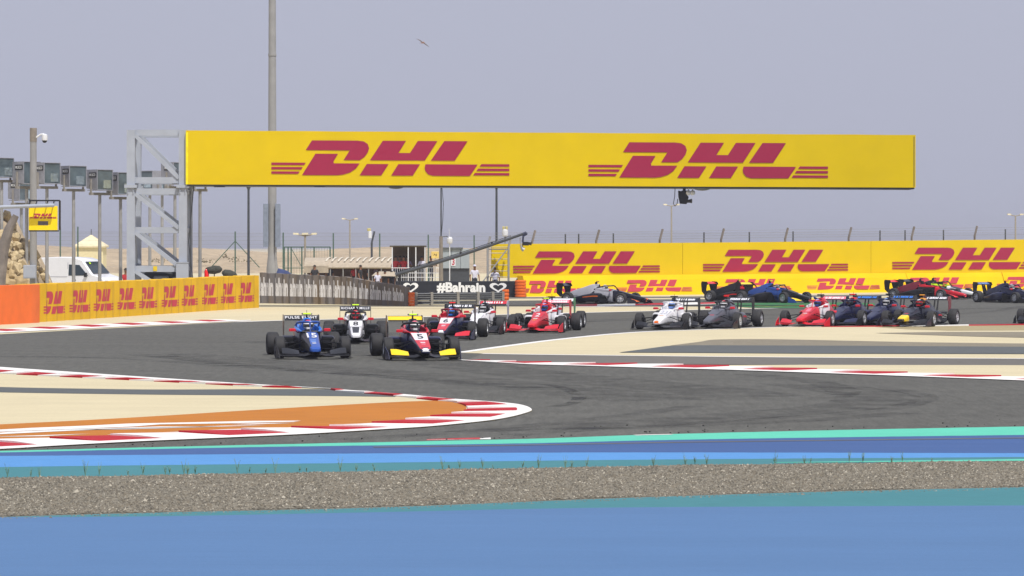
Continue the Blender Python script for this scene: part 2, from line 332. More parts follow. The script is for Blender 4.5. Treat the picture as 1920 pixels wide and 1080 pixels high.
for pts, w in (([(1005,720.4),(1030,722.6),(1052,727),(1070,733.5),(1082,741),(1085,748),(1078,755),(1060,760),(1035,763.5)], .28),
               ([(1000,720.2),(1028,722.3),(1051,726.6),(1069,733.1),(1081,740.6),(1084,747.6),(1077,754.6),(1059,759.7),(1030,763.6)], .22),
               ([(300,664),(520,684),(760,704),(960,722),(1120,738),(1240,752)], 2.2), ([(520,640),(700,660),(900,690),(1100,712),(1300,730),(1420,745)], 2.2), ([(1500,720),(1640,742),(1600,762),(1400,780),(1150,798),(900,814)], 1.6), ([(620,632),(820,622),(1020,606),(1250,597),(1480,590)], 2.0),
               ([(1400,702),(1470,709),(1530,717),(1570,728),(1580,738),(1550,748)], .7),
               ([(1640,726),(1700,735),(1735,745),(1720,755),(1660,768),(1500,782),(1250,797),(900,812)], .5),
               ([(300,668),(500,690),(800,712),(1000,728)], .8), ([(-100,668),(200,672),(480,690),(700,705)], .7),
               ([(1000,806),(1200,802),(1500,790),(1700,775)], .6), ([(1030,604),(1300,600),(1480,596)], .7), ([(700,640),(900,618),(1100,606)], .6),
               ([(1560,598),(1700,588),(1800,580),(1900,578)], .8), ([(1650,596),(1780,590),(1860,584),(1920,574)], .6), ([(640,826),(800,815),(960,802),(1150,783),(1300,762)],.5)):
    ribbon('rubber_mark', smooth_px(pts, 16), w, M_rub, 2.4+.02*RB); RB += 1
# bits of rubber and stones swept off line
b = MB()
for i in range(90):
    x = random.uniform(-50, 1950); y = np.interp(x, [p[0] for p in MU], [p[1] for p in MU])-random.expovariate(1/5.)-1
    p = gp(x, y); r = random.uniform(.004,.014)
    b.sphere((p.x, p.y, .008+r*.5), r, 5, 3, sc=(1.4,1,.8))
o = b.build('rubber_crumbs', mat('rubber_crumb', (.03,.03,.03), .8)); o['kind'] = 'stuff'

# gravel stones: one mass of loose stones over the bed
def stones(n, name, ul, ll, x0, x1, smin, smax, mats, lift=.014):
    xs = np.random.uniform(x0, x1, n*3); t = np.random.rand(n*3)
    gx = np.linspace(x0, x1, 300); U, W = np.interp(xs, gx, curve(ul, gx)), np.interp(xs, gx, curve(ll, gx))
    # even density on the ground: sample distance uniformly between the two edges
    Yu, Yl = F*CH/(U-HY), F*CH/(W-HY); Y = Yl+(Yu-Yl)*t; X = (xs-960)*Y/F
    xs, X, Y = xs[:n], X[:n], Y[:n]
    s = np.random.uniform(smin, smax, n)*(1+.9*(np.random.rand(n) > .992)); base = np.array([(1,0,0),(0,1,0),(-1,0,0),(0,-1,0),(0,0,1)], float)
    V = base[None]*s[:,None,None]*np.random.uniform(.55,1.25,(n,5,1)); a = np.random.rand(n)*6.28; ca, sa = np.cos(a)[:,None], np.sin(a)[:,None]
    x, y = V[:,:,0]*ca-V[:,:,1]*sa, V[:,:,0]*sa+V[:,:,1]*ca
    x = x+np.random.uniform(-.3,.3,(n,5))*s[:,None]
    z = V[:,:,2]*.75+np.random.uniform(-.2,.25,(n,5))*s[:,None]+.006+(lift*(.5+.25*np.sin(X*1.9+Y*.7)+.25*np.sin(X*4.3-Y*1.3)))[:,None]
    P = np.stack([x+X[:,None], y+Y[:,None], z], 2).reshape(-1,3)
    tri = np.array([(0,1,4),(1,2,4),(2,3,4),(3,0,4)]); T = (tri[None]+(np.arange(n)*5)[:,None,None]).reshape(-1,3)
    me = bpy.data.meshes.new(name); me.vertices.add(len(P)); me.vertices.foreach_set('co', P.ravel().astype(np.float32))
    me.loops.add(T.size); me.loops.foreach_set('vertex_index', T.ravel().astype(np.int32))
    me.polygons.add(len(T)); me.polygons.foreach_set('loop_start', (np.arange(len(T))*3).astype(np.int32))
    try: me.polygons.foreach_set('loop_total', np.full(len(T), 3, np.int32))
    except Exception: pass
    for m in mats: me.materials.append(m)
    mi = np.random.choice(len(mats), n, p=[.42,.3,.23,.05]).repeat(4).astype(np.int32); me.polygons.foreach_set('material_index', mi)
    me.update(calc_edges=True); me.validate()
    o = bpy.data.objects.new(name, me); COL.objects.link(o); o['kind'] = 'stuff'
ST = [mat('stone_grey', gcol(160,154,140), .9), mat('stone_brown', gcol(146,137,120), .9), mat('stone_dark', gcol(116,111,100), .9), mat('stone_pale', gcol(214,206,188), .9)]
stones(120000, 'gravel_stones', [(x, y+1) for x, y in TL], [(x, y-1) for x, y in GL], -300, 2250, .007, .021, ST)
stones(900, 'spilt_stones', [(x, y-1.6) for x, y in TL], [(x, y+.8) for x, y in TL], -300, 2250, .006, .014, ST, 0)
stones(1500, 'spilt_stones', [(x, y-.5) for x, y in GL], [(x, y+4.5) for x, y in GL], -300, 2250, .006, .014, ST, 0)

# weeds along the far edge of the gravel
M_weed = [mat('weed_green', lin(132,156,120), .8, c2=lin(112,134,104)), mat('weed_dry', lin(140,132,92), .8)]
wx = [14,58,74,160,186,240,268,310,318,345,352,366,445,468,498,516,562,575,638,668,702,830,842,862,905,925,980,1010,1060,1072,1100,1225,1285,1303,1325,1452,1455,1508,1520,1592,1618,1672,1692,1748]
for i, x in enumerate(wx):
    y = float(np.interp(x, [p[0] for p in TL], [p[1] for p in TL]))+random.uniform(-2.5,2); c = gp(x, y); b = MB()
    H = random.uniform(.05,.17) if i % 3 else random.uniform(.12,.2)
    for k in range(random.randint(5,10)):
        a = random.uniform(0,6.28); l = H*random.uniform(.5,1.1); tip = Vector((math.cos(a)*l*.22, math.sin(a)*l*.22, l))
        b.tube([(0,0,0), tip*.5+Vector((0,0,l*.1)), tip], [.0022,.0018,.0008], 3, 0)
        for q in range(6):
            p = tip*random.uniform(.3,1); d = Vector((random.uniform(-1,1), random.uniform(-1,1), random.uniform(-.2,1)))*.014
            e = d.cross(Vector((0,0,1)))*.35
            b.add([p, p+d*.5+e, p+d, p+d*.5-e], [(0,1,2,3)], 1 if q == 0 else 0)
    o = b.build('weed', M_weed); o.location = (c.x, c.y, .008)
    tag(o, 'spindly green weed growing along the far edge of the gravel trap', 'weed', 'weeds along the gravel edge')
# ------------------------------------------------------------------ far land
b = MB(); nx, ny = 150, 14; vs = []
rng = np.random.RandomState(3); bumps = rng.rand(nx+1, ny+1)
for i in range(nx+1):
    for j in range(ny+1):
        Y = 330+j*9; X = -130+i*1.9+(j-7)*1.0
        env = math.sin(math.pi*min(1, j/ny))**.8; side = 1-max(0, min(1, (X-35)/30))*.5
        z = env*side*(2.45+.30*math.sin(i*.21)+.22*math.sin(i*.53+1.7))+(bumps[i,j]-.5)*.35*env - (.3 if j in (0,ny) else 0)
        vs.append((X, Y, z))
b.add(vs, [(i*(ny+1)+j, (i+1)*(ny+1)+j, (i+1)*(ny+1)+j+1, i*(ny+1)+j+1) for i in range(nx) for j in range(ny)])
M_dune = ground_mat('desert_sand', gcol(212,192,162), [(.05,.08,(1,1,1)),(.35,.16,(1,1,1)),(2.2,.16,(1,1,1))], bump=1)
structure(b.build('dune_ridge', M_dune, angle=80))
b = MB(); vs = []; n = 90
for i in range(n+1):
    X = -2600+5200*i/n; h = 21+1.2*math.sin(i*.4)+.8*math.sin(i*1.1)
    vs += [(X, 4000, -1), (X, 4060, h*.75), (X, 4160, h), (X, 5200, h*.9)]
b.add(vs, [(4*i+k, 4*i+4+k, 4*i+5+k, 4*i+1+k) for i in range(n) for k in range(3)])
structure(b.build('distant_hills', ground_mat('hill_haze_grey', lin(128,130,138), [(.01,.06,(1,1,1))], bump=0)))  # base colour shifted to blue-grey, so part of the haze is painted in
M_scrub = mat('scrub', lin(120,112,80), .9)
for k in range(14):
    p = ap(random.choice([random.uniform(375,500), random.uniform(600,730), random.uniform(220,330)]), 470, random.uniform(335,360)); b = MB()
    for q in range(26):
        d = Vector((random.gauss(0,.35), random.gauss(0,.3), abs(random.gauss(0,.16)))); e = Vector((random.uniform(-1,1), random.uniform(-1,1), random.uniform(-1,1)))*.12
        f = e.cross(Vector((random.random(), random.random(), 1))).normalized()*.07
        b.add([d-e, d+f, d+e, d-f], [(0,1,2,3)])
    o = b.build('desert_shrub', M_scrub, smooth=False); o.location = (p.x, p.y, random.uniform(.9,1.7))
    tag(o, 'low dry shrub on the sandy ridge beyond the track', 'shrub', 'shrubs on the sandy ridge')
# ------------------------------------------------------------------ lettering
_tc = bpy.data.curves.new('lettering', 'FONT'); _to = bpy.data.objects.new('lettering', _tc); COL.objects.link(_to)
def text2d(s, bold=.0, shear=0.0, space=1.0):
    """flat outline of a word, scaled into the unit square; returns (points, faces, aspect)"""
    _tc.body = s; _tc.offset = bold; _tc.shear = shear; _tc.space_character = space; _tc.fill_mode = 'FRONT' if hasattr(_tc, 'fill_mode') else _tc.fill_mode
    _tc.resolution_u = 3
    dg = bpy.context.evaluated_depsgraph_get(); dg.update(); ev = _to.evaluated_get(dg); me = ev.to_mesh()
    P = [(v.co.x, v.co.y) for v in me.vertices]; Fc = [list(p.vertices) for p in me.polygons]; ev.to_mesh_clear()
    x0, x1 = min(p[0] for p in P), max(p[0] for p in P); y0, y1 = min(p[1] for p in P), max(p[1] for p in P)
    return [((x-x0)/(x1-x0), (y-y0)/(y1-y0)) for x, y in P], Fc, (x1-x0)/(y1-y0)
def q(pts): return [((x-465)/1025, 1-(y-110)/146) for x, y in pts]
LOGO = [q([(640,110),(835,110),(862,113),(880,124),(886,142),(880,160),(866,178),(846,192),(776,192),(803,151),(613,151)]),
        q([(655,166),(752,166),(732,198),(734,206),(845,206),(828,228),(804,244),(774,253),(750,256),(597,256)]),
        q([(945,110),(1045,110),(1012,161),(1062,161),(1096,110),(1180,110),(1126,192),(890,192)]),
        q([(876,208),(970,208),(938,256),(845,256)]), q([(1012,208),(1105,208),(1074,256),(981,256)]),
        q([(1210,110),(1310,110),(1255,192),(1152,192)]),
        q([(1129,208),(1353,208),(1320,256),(1160,256),(1140,250),(1128,236),(1125,222)])]
for k in range(3):
    t = 204+18.5*k; LOGO.append(q([(465,t),(613-13*k,t),(606-13*k,t+10),(465,t+10)]))
    LOGO.append(q([(1370-14*k,t+2),(1490,t+2),(1490,t+12),(1362-14*k,t+12)]))
def logo_mb(fn, cuts=None):
    """red courier logo; fn(u,v) -> point; cuts: u positions where the surface folds"""
    b = MB()
    if not cuts:
        for p in LOGO: b.add([fn(u, v) for u, v in p], [list(range(len(p)))])
        return b
    bm = bmesh.new()
    for p in LOGO: bm.faces.new([bm.verts.new((u, v, 0)) for u, v in p])
    for c in cuts: bmesh.ops.bisect_plane(bm, geom=bm.verts[:]+bm.edges[:]+bm.faces[:], plane_co=(c,0,0), plane_no=(1,0,0))
    bm.verts.index_update(); b.add([fn(v.co.x, v.co.y) for v in bm.verts], [[v.index for v in f.verts] for f in bm.faces]); bm.free()
    return b
def text_mb(s, fn, cuts=None, bold=.0, shear=0.0, space=1.0):
    P, Fc, asp = text2d(s, bold, shear, space); b = MB()
    if not cuts: return b.add([fn(u, v) for u, v in P], Fc)
    bm = bmesh.new(); vs = [bm.verts.new((u, v, 0)) for u, v in P]
    for f in Fc:
        try: bm.faces.new([vs[i] for i in f])
        except ValueError: pass
    for c in cuts: bmesh.ops.bisect_plane(bm, geom=bm.verts[:]+bm.edges[:]+bm.faces[:], plane_co=(c,0,0), plane_no=(1,0,0))
    bm.verts.index_update(); b.add([fn(v.co.x, v.co.y) for v in bm.verts], [[v.index for v in f.verts] for f in bm.faces]); bm.free()
    return b

# ------------------------------------------------------------------ people (skinned joints -> one continuous body)
def skin_mesh(name, joints, edges, rad, levels=1):
    me = bpy.data.meshes.new(name); me.from_pydata(joints, edges, [])
    o = bpy.data.objects.new(name, me); COL.objects.link(o); o.modifiers.new('s', 'SKIN'); ss = o.modifiers.new('u', 'SUBSURF'); ss.levels = levels; ss.render_levels = levels
    for i, r in enumerate(rad):
        me.skin_vertices[0].data[i].radius = (r, r) if not isinstance(r, tuple) else r
    me.skin_vertices[0].data[0].use_root = True
    dg = bpy.context.evaluated_depsgraph_get(); dg.update()
    out = bpy.data.meshes.new_from_object(o.evaluated_get(dg)); out.name = name
    bpy.data.objects.remove(o); out.polygons.foreach_set('use_smooth', [True]*len(out.polygons)); return out
M_skin = mat('skin', lin(140,98,72), .6)
def person_mesh(name, arms='down', lean=0.0):
    J, E, R = [], [], []
    def j(p, r, par=None):
        J.append(p); R.append(r)
        if par is not None: E.append((par, len(J)-1))
        return len(J)-1
    pel = j((0,0,.95), (.15,.11)); ab = j((0,0,1.12), (.14,.105), pel); ch = j((0,-lean*.5,1.32), (.17,.115), ab)
    nk = j((0,-lean,1.48), .06, ch); hd0 = j((0,-lean,1.56), .075, nk); hd = j((0,-lean-.01,1.66), .095, hd0); j((0,-lean,1.74), .06, hd)
    for s in (-1, 1):
        hp = j((s*.1,0,.9), .095, pel); kn = j((s*.12,-.02,.5), .062, hp); an = j((s*.13,.02,.09), .042, kn); j((s*.14,-.13,.04), .035, an)
        sh = j((s*.19,-lean*.6,1.4), .065, ch)
        if arms == 'down': el, wr = (s*.27,.03,1.13), (s*.27,-.05,.88)
        elif arms == 'front': el, wr = (s*.26,-.1,1.16), (s*.12,-.32,1.2)
        else: el, wr = (s*.32,-.02,1.16), (s*.18,-.1,.98)
        e = j(el, .045, sh); w = j(wr, .032, e); d = (Vector(wr)-Vector(el)).normalized(); pm = j(tuple(Vector(wr)+d*.06), .034, w)
        sd = d.cross(Vector((s,.2,0))).normalized()
        for k, ln in enumerate((.075,.085,.08,.06)):
            a = j(tuple(Vector(J[pm])+d*.05+sd*(.027*(k-1.5))), .010, pm); j(tuple(Vector(J[a])+d*ln*.8+Vector((-s*.012,-.01,0))), .008, a)
        t = j(tuple(Vector(wr)+d*.03+sd*-.045), .011, w); j(tuple(Vector(J[t])+d*.05+sd*-.012), .009, t)
    return skin_mesh(name, J, E, R)
PERSON = {}
def person(pos, rz, shirt, trousers, label, arms='down', hat=None, hair=(.02,.015,.01), h=1.0, group=None):
    key = arms
    if key not in PERSON: PERSON[key] = person_mesh('body_'+arms, arms)
    base = PERSON[key]; me = base.copy(); me.materials.clear()
    r = thing('person', label, 'person', pos, rz, group)
    for m in (M_skin, shirt, trousers): me.materials.append(m)
    for p in me.polygons:
        c = p.center; z = c.z
        if z < .08: p.material_index = 2
        elif z < 1.0 and abs(c.x) < .24: p.material_index = 2
        elif z < 1.47 and not (abs(c.x) > .2 and z < 1.2) and not (arms == 'front' and c.y < -.14): p.material_index = 1
        else: p.material_index = 0
    o = put('body', me, [M_skin, shirt, trousers], r); r.scale = (h,h,h)
    b = MB(); b.sphere((0,.005,1.665), .112, 12, 6, z0=.12, z1=1, sc=(.92,1.08,1.12))
    if hat: b.loft([[(.1*math.cos(t),-.02+.1*math.sin(t)-.07*(math.sin(t) < -.1),1.69) for t in [k*math.pi/6 for k in range(12)]],
                    [(.1*math.cos(t),-.02+.1*math.sin(t)-.07*(math.sin(t) < -.1),1.705) for t in [k*math.pi/6 for k in range(12)]]])
    put('cap' if hat else 'hair', b.mesh('cap' if hat else 'hair'), hat or mat('dark_hair', hair, .7), r)
    b = MB(); b.add([(-.018,-.11,1.655),(.018,-.11,1.655),(0,-.135,1.63),(0,-.105,1.69)], [(0,1,2),(0,2,3),(2,1,3),(0,3,1)])
    put('nose', b.mesh('nose'), M_skin, r)
    return r

# ------------------------------------------------------------------ racing cars
def P_(name, c, **k): return mat('paint_'+name, lin(*c), k.pop('rough', .38), var=.05, scale=3, coat=k.pop('coat', .35), spec=.4, **k)
PT = dict(black=P_('black', (16,17,20), coat=.15), carbon=mat('carbon', lin(22,23,27), .5, var=.1, scale=30, spec=.3), dark=P_('dark', (30,32,37), coat=.2), grey=P_('grey', (84,86,96)),
          white=P_('white', (232,232,236)), silver=P_('silver', (176,178,190)), navy=P_('navy', (20,26,64)), dnavy=P_('deep_navy', (15,18,38)), blue=P_('blue', (38,82,168)),
          lblue=P_('sky_blue', (40,120,220)), red=P_('red', (206,24,44)), bred=P_('bright_red', (240,30,30)), dred=P_('dark_red', (120,16,40)), pink=P_('pink', (240,120,140)),
          yellow=P_('yellow', (250,212,0)), orange=P_('orange', (236,110,34)), lime=P_('lime', (206,255,0), rough=.6, coat=0), green=P_('green', (60,140,90)), amber=P_('amber', (220,150,40)),
          glass=mat('visor_glass', (.02,.025,.03), .12, coat=.5), bluevis=P_('blue_white', (120,160,230)))
M_tyre = mat('tyre_rubber', lin(50,50,52), .72, var=.1, scale=9, spec=.35, stretch=(1,6,1))
M_rim = mat('rim_metal', lin(205,207,212), .35, metal=.5, var=.08)
M_arm = mat('suspension_carbon', lin(20,21,24), .5, spec=.3)
def rrect(x, hw, zb, zt, r=.4, yc=0.0, hwt=None, n=3):
    """rounded section in the y-z plane at x; hw bottom half width, hwt top half width"""
    hwt = hw if hwt is None else hwt; pts = []; rr = r*min(min(hw, hwt), (zt-zb)/2)
    for cy, cz, a0, w in ((1,0,-90,hw),(1,1,0,hwt),(-1,1,90,hwt),(-1,0,180,hw)):
        zc = (zb+rr) if cz == 0 else (zt-rr)
        for k in range(n+1):
            a = math.radians(a0+90*k/n); pts.append((x, yc+cy*(w-rr)+rr*math.cos(a), zc+rr*math.sin(a)))
    return pts
NOSE = [(1.02,.085,.08,.195,.255),(.98,.125,.115,.183,.288),(.88,.143,.135,.178,.32),(.6,.158,.15,.18,.385),(.15,.185,.172,.185,.485),(-.45,.225,.205,.17,.635),(-.72,.26,.225,.12,.665)]
def nose_top(x, y=0, lift=.004):
    xs = [n[0] for n in NOSE][::-1]; z = np.interp(x, xs, [n[4] for n in NOSE][::-1]); return (x, y, z+lift)
def nose_w(x): return float(np.interp(x, [n[0] for n in NOSE][::-1], [n[2] for n in NOSE][::-1]))
CARPARTS = []        # (name, mesh, colour key, parent index or None, location)
def part(name, mb, key, par=None, loc=(0,0,0), smooth=True, angle=40):
    me = mb if isinstance(mb, bpy.types.Mesh) else mb.mesh(name, smooth, angle)
    if not me.materials: me.materials.append(PT['black'])
    CARPARTS.append((name, me, key, par, loc)); return len(CARPARTS)-1
b = MB(); b.loft([rrect(x, w, zb, zt, .55, 0, wt) for x, w, wt, zb, zt in NOSE]); i_nose = part('nose', b, 'nose')
b = MB(); vs = []
for k in range(7):
    x = -.48+.64*k/6; w = nose_w(x)*.95
    vs += [nose_top(x, w), nose_top(x, -w)]
b.add(vs, [(2*k,2*k+1,2*k+3,2*k+2) for k in range(6)]); part('number_panel', b, 'panel', i_nose)
b = MB(); vs = []
for k, x in enumerate((1.02,.98,.93)):
    w = nose_w(x)*.98+.004; z0 = (.195,.18,.177)[k]
    zt = nose_top(x)[2]
    vs += [(x+.005, w, z0+.03), (x+.005, w*.8, zt-.01), (x+.008, 0, zt+.003), (x+.005, -w*.8, zt-.01), (x+.005, -w, z0+.03)]
b.add(vs, [(5*i+k,5*i+k+1,5*i+k+6,5*i+k+5) for i in range(2) for k in range(4)]+[(0,1,2,3,4)]); part('nose_tip', b, 'tip', i_nose)
def top_strip(name, key, x0, x1, k, lift, n=7):
    b = MB(); vs = []
    for j in range(n):
        x = x0+(x1-x0)*j/(n-1); w = nose_w(x)*k; vs += [nose_top(x, w, lift), nose_top(x, -w, lift)]
    b.add(vs, [(2*j,2*j+1,2*j+3,2*j+2) for j in range(n-1)]); part(name, b, key, i_nose)
top_strip('nose_stripe', 'ntop', -.7, .97, 1.0, .002, 12)
top_strip('nose_inset', 'inset', .2, .86, .62, .005)
top_strip('scuttle', 'scuttle', -.71, -.5, .95, .004, 3)
for k in range(3):                       # printed bands of small sponsor print
    b = MB(); x = .27+.15*k; w = .075-.012*k; dx = .035
    b.add([nose_top(x-dx, w), nose_top(x-dx, -w), nose_top(x+dx, -w*.9), nose_top(x+dx, w*.9)], [(0,1,2,3)])
    part('sponsor_print', b, 'print%d' % k, i_nose)
b = MB(); vs = []                        # coloured flank on the car's right-hand side of the nose
for k in range(9):
    x = -.68+1.55*k/8; sec = rrect(x, float(np.interp(-x, [-n[0] for n in NOSE], [n[1] for n in NOSE])), float(np.interp(-x, [-n[0] for n in NOSE], [n[3] for n in NOSE])), nose_top(x,0,0)[2], .55, 0, nose_w(x))
    sd = [p for p in sec if p[1] < -.02]; sd = sorted(sd, key=lambda p: -p[2])
    t = nose_w(x)*.66; vs += [(x, -t, nose_top(x)[2]+.001)]+[(x, p[1]-.005, p[2]+.003) for p in sd]
m_ = len(vs)//9; b.add(vs, [(m_*i+k, m_*i+k+1, m_*i+m_+k+1, m_*i+m_+k) for i in range(8) for k in range(m_-1)]); part('nose_flank', b, 'flank', i_nose)
b = MB(); secs = []                      # painted band round the front of the nose
for x in (1.0,.93,.78,.62,.5):
    f_ = lambda j: float(np.interp(-x, [-n[0] for n in NOSE], [n[j] for n in NOSE])); secs.append([(x, y*1.03, z+(.004 if z > .25 else -.003)) for _, y, z in rrect(x, f_(1), f_(3), f_(4), .55, 0, f_(2))])
b.loft(secs, caps=False); part('nose_band', b, 'band', i_nose)
# tub with an open cockpit
b = MB(); secs = []
for x, ho, hi, zt, zb, zf in ((-.72,.265,.16,.665,.1,.5),(-.9,.315,.22,.655,.06,.3),(-1.2,.345,.235,.655,.05,.22),(-1.5,.35,.23,.68,.05,.22),(-1.66,.33,.18,.70,.05,.3)):
    secs.append([(x,-ho*.8,zb),(x,ho*.8,zb),(x,ho,zb+.1),(x,ho,zt-.06),(x,ho-.03,zt),(x,hi,zt),(x,hi-.01,zf),(x,-hi+.01,zf),(x,-hi,zt),(x,-ho+.03,zt),(x,-ho,zt-.06),(x,-ho,zb+.1)])
b.loft(secs); i_tub = part('monocoque', b, 'tub')
b = MB()
for s in (-1, 1):
    b.loft([[(x, s*(yc-w), z0), (x, s*(yc+w), z0), (x, s*(yc+w*.9), z0+h*.7), (x, s*(yc+w*.3), z0+h), (x, s*(yc-w*.8), z0+h*.9)] for x, yc, w, z0, h in
            ((-.66,.22,.015,.65,.02),(-.9,.285,.04,.64,.075),(-1.25,.29,.055,.64,.12),(-1.62,.25,.08,.66,.16))])
part('cockpit_surround', b, 'surround', i_tub)
for s in (-1, 1):                        # sidepods
    b = MB(); b.loft([rrect(x, w, zb, zt, .5, s*yc) for x, yc, w, zb, zt in
        ((-1.22,.50,.17,.20,.50),(-1.3,.50,.185,.15,.535),(-1.6,.49,.19,.10,.53),(-2.1,.42,.17,.10,.46),(-2.7,.26,.10,.10,.34),(-3.1,.18,.05,.12,.26))])
    i = part('sidepod', b, 'sidepod')
    b = MB(); vs = []
    for x, yo, z0, z1 in ((-1.32,.687,.36,.41),(-1.6,.682,.36,.41),(-2.1,.592,.32,.36),(-2.6,.39,.25,.28)): vs += [(x, s*yo, z0), (x, s*yo, z1)]
    b.add(vs, [(2*k,2*k+1,2*k+3,2*k+2) for k in range(3)]); part('sidepod_trim', b, 'trim', i)
    b = MB(); b.loft([rrect(-1.215, .145, .235, .475, .5, s*.50), rrect(-1.21, .14, .24, .47, .5, s*.50)]); part('air_intake', b, '=black', i)
    b = MB()
    for z, dz in ((.36,.0),(.14,.0)):
        b.hexa([(-.75,s*.40,z),(-.75,s*.62,z-.02),(-1.2,s*.68,z-.02),(-1.2,s*.36,z),(-.77,s*.40,z+.015),(-.77,s*.62,z-.005),(-1.2,s*.68,z-.005),(-1.2,s*.36,z+.015)])
    b.hexa([(-.8,s*.55,.05),(-.8,s*.565,.05),(-1.25,s*.665,.05),(-1.25,s*.65,.05),(-.95,s*.57,.42),(-.95,s*.585,.42),(-1.25,s*.665,.46),(-1.25,s*.65,.46)])
    part('turning_vane', b, '=carbon')
b = MB(); b.hexa([(-.75,-.3,.035),(-.75,.3,.035),(-3.25,.5,.035),(-3.25,-.5,.035),(-.75,-.3,.05),(-.75,.3,.05),(-3.25,.5,.05),(-3.25,-.5,.05)])
b.hexa([(-1.15,-.69,.03),(-1.15,.69,.03),(-2.45,.69,.03),(-2.45,-.69,.03),(-1.15,-.69,.06),(-1.15,.69,.06),(-2.45,.69,.06),(-2.45,-.69,.06)])
b.hexa([(-2.9,-.42,.06),(-2.9,.42,.06),(-3.5,.46,.2),(-3.5,-.46,.2),(-2.9,-.42,.1),(-2.9,.42,.1),(-3.5,.46,.23),(-3.5,-.46,.23)]); part('floor', b, '=carbon', smooth=False)
# engine cover and roll hoop
b = MB(); b.loft([rrect(x, w, zb, zt, .6, 0, wt) for x, w, wt, zb, zt in ((-1.60,.24,.09,.6,.93),(-1.75,.26,.11,.55,.965),(-2.0,.28,.10,.4,.93),(-2.4,.24,.05,.3,.80),(-2.9,.18,.03,.2,.66),(-3.3,.12,.02,.2,.5))])
i_cov = part('engine_cover', b, 'cover')
b = MB(); b.loft([rrect(x, w, zb, zt, .6, 0) for x, w, zb, zt in ((-1.54,.085,.80,.955),(-1.60,.105,.78,.975),(-1.9,.10,.76,.96))]); i_air = part('roll_hoop', b, 'airbox', i_cov)
b = MB(); b.loft([rrect(x, w, zb, zt, .6, 0) for x, w, zb, zt in ((-1.532,.07,.815,.94),(-1.545,.07,.815,.94))]); part('air_scoop', b, '=black', i_cov)
b = MB(); b.loft([[(x,-.02,.95),(x,.02,.95),(x,.014,1.06),(x,-.014,1.06)] for x in (-1.66,-1.78)]); i_mast = part('camera_mast', b, '=black')
b = MB(); b.loft([[(-1.63+dx*k*.5, y, 1.075+dz*k) for dx, dz in ((.07,0),(.04,.022),(-.06,.022),(-.1,0),(-.06,-.022),(.04,-.022))] for y, k in ((-.095,1),(.095,1))]); part('camera_pod', b, 'tcam', i_mast)
for s in (-1, 1):
    b = MB(); b.loft([[(-1.63+dx*k*.5, s*y, 1.075+dz*k) for dx, dz in ((.07,0),(.04,.022),(-.06,.022),(-.1,0),(-.06,-.022),(.04,-.022))] for y, k in ((.095,.95),(.125,.9),(.135,.5))]); part('camera_lens', b, '=black', i_mast)
b = MB(); b.tube([(-1.68,0,1.06),(-1.69,0,1.17)], .006, 5); part('aerial', b, '=black', i_mast)
# halo
b = MB(); b.tube([(-1.7,.29,.70),(-1.5,.29,.80),(-1.2,.275,.865),(-.95,.22,.882),(-.80,.12,.888),(-.76,0,.89),(-.80,-.12,.888),(-.95,-.22,.882),(-1.2,-.275,.865),(-1.5,-.29,.80),(-1.7,-.29,.70)], .030, 8)
b.loft([[(-.74,-.03,.885),(-.80,0,.885),(-.74,.03,.885),(-.68,0,.88)],[(-.60,-.012,.76),(-.64,0,.76),(-.60,.012,.76),(-.56,0,.75)],[(-.52,-.02,.63),(-.56,0,.63),(-.52,.02,.63),(-.46,0,.63)]]); part('halo', b, 'halo')
for s in (-1, 1):
    b = MB(); b.bevbox((-.80,s*.44-.085,.655),(-.72,s*.44+.085,.725), .018); b.tube([(-.78,s*.36,.68),(-.9,s*.30,.62)], .012, 5)
    part('mirror', b, 'mirror')
# front wing
b = MB(); secs = []
for y in np.linspace(-.88,.88,15):
    a = abs(y); x1 = 1.0-.24*max(0,(a-.2))/.7; z = .085+(.04 if a < .2 else 0)
    secs.append([(x1,y,z),(x1-.12,y,z+.018),(x1-.32,y,z+.05),(x1-.32,y,z+.04),(x1-.12,y,z)])
b.loft(secs); i_fw = part('front_wing', b, 'fwplane', angle=25)
for s in (-1, 1):
    b = MB(); secs = []
    for t in np.linspace(0,1,7):
        y = .385+.415*t; x1 = .80-.17*t; z0 = .128+.015*t; h = .085+.05*min(1,t*1.6)-.015*max(0,t-.7)
        secs.append([(x1,s*y,z0),(x1-.09,s*y,z0+h*.45),(x1-.24,s*y,z0+h),(x1-.25,s*y,z0+h-.012),(x1-.1,s*y,z0+h*.4)])
    b.loft(secs); part('wing_flap', b, 'flap', i_fw, angle=25)
    b = MB(); b.hexa([(.93,s*.875,.04),(.93,s*.89,.04),(.38,s*.935,.04),(.38,s*.92,.04),(.78,s*.885,.20),(.78,s*.90,.20),(.38,s*.935,.33),(.38,s*.92,.33)])
    b.hexa([(.8,s*.86,.035),(.8,s*.94,.035),(.4,s*.94,.035),(.4,s*.86,.035),(.8,s*.86,.045),(.8,s*.94,.045),(.4,s*.94,.045),(.4,s*.86,.045)]); part('endplate', b, 'endplate', i_fw, smooth=False)
    b = MB(); b.hexa([(.92,s*.06,.1),(.92,s*.07,.1),(.72,s*.07,.1),(.72,s*.06,.1),(.90,s*.06,.2),(.90,s*.07,.2),(.72,s*.07,.2),(.72,s*.06,.2)]); part('wing_pylon', b, '=black', i_fw)
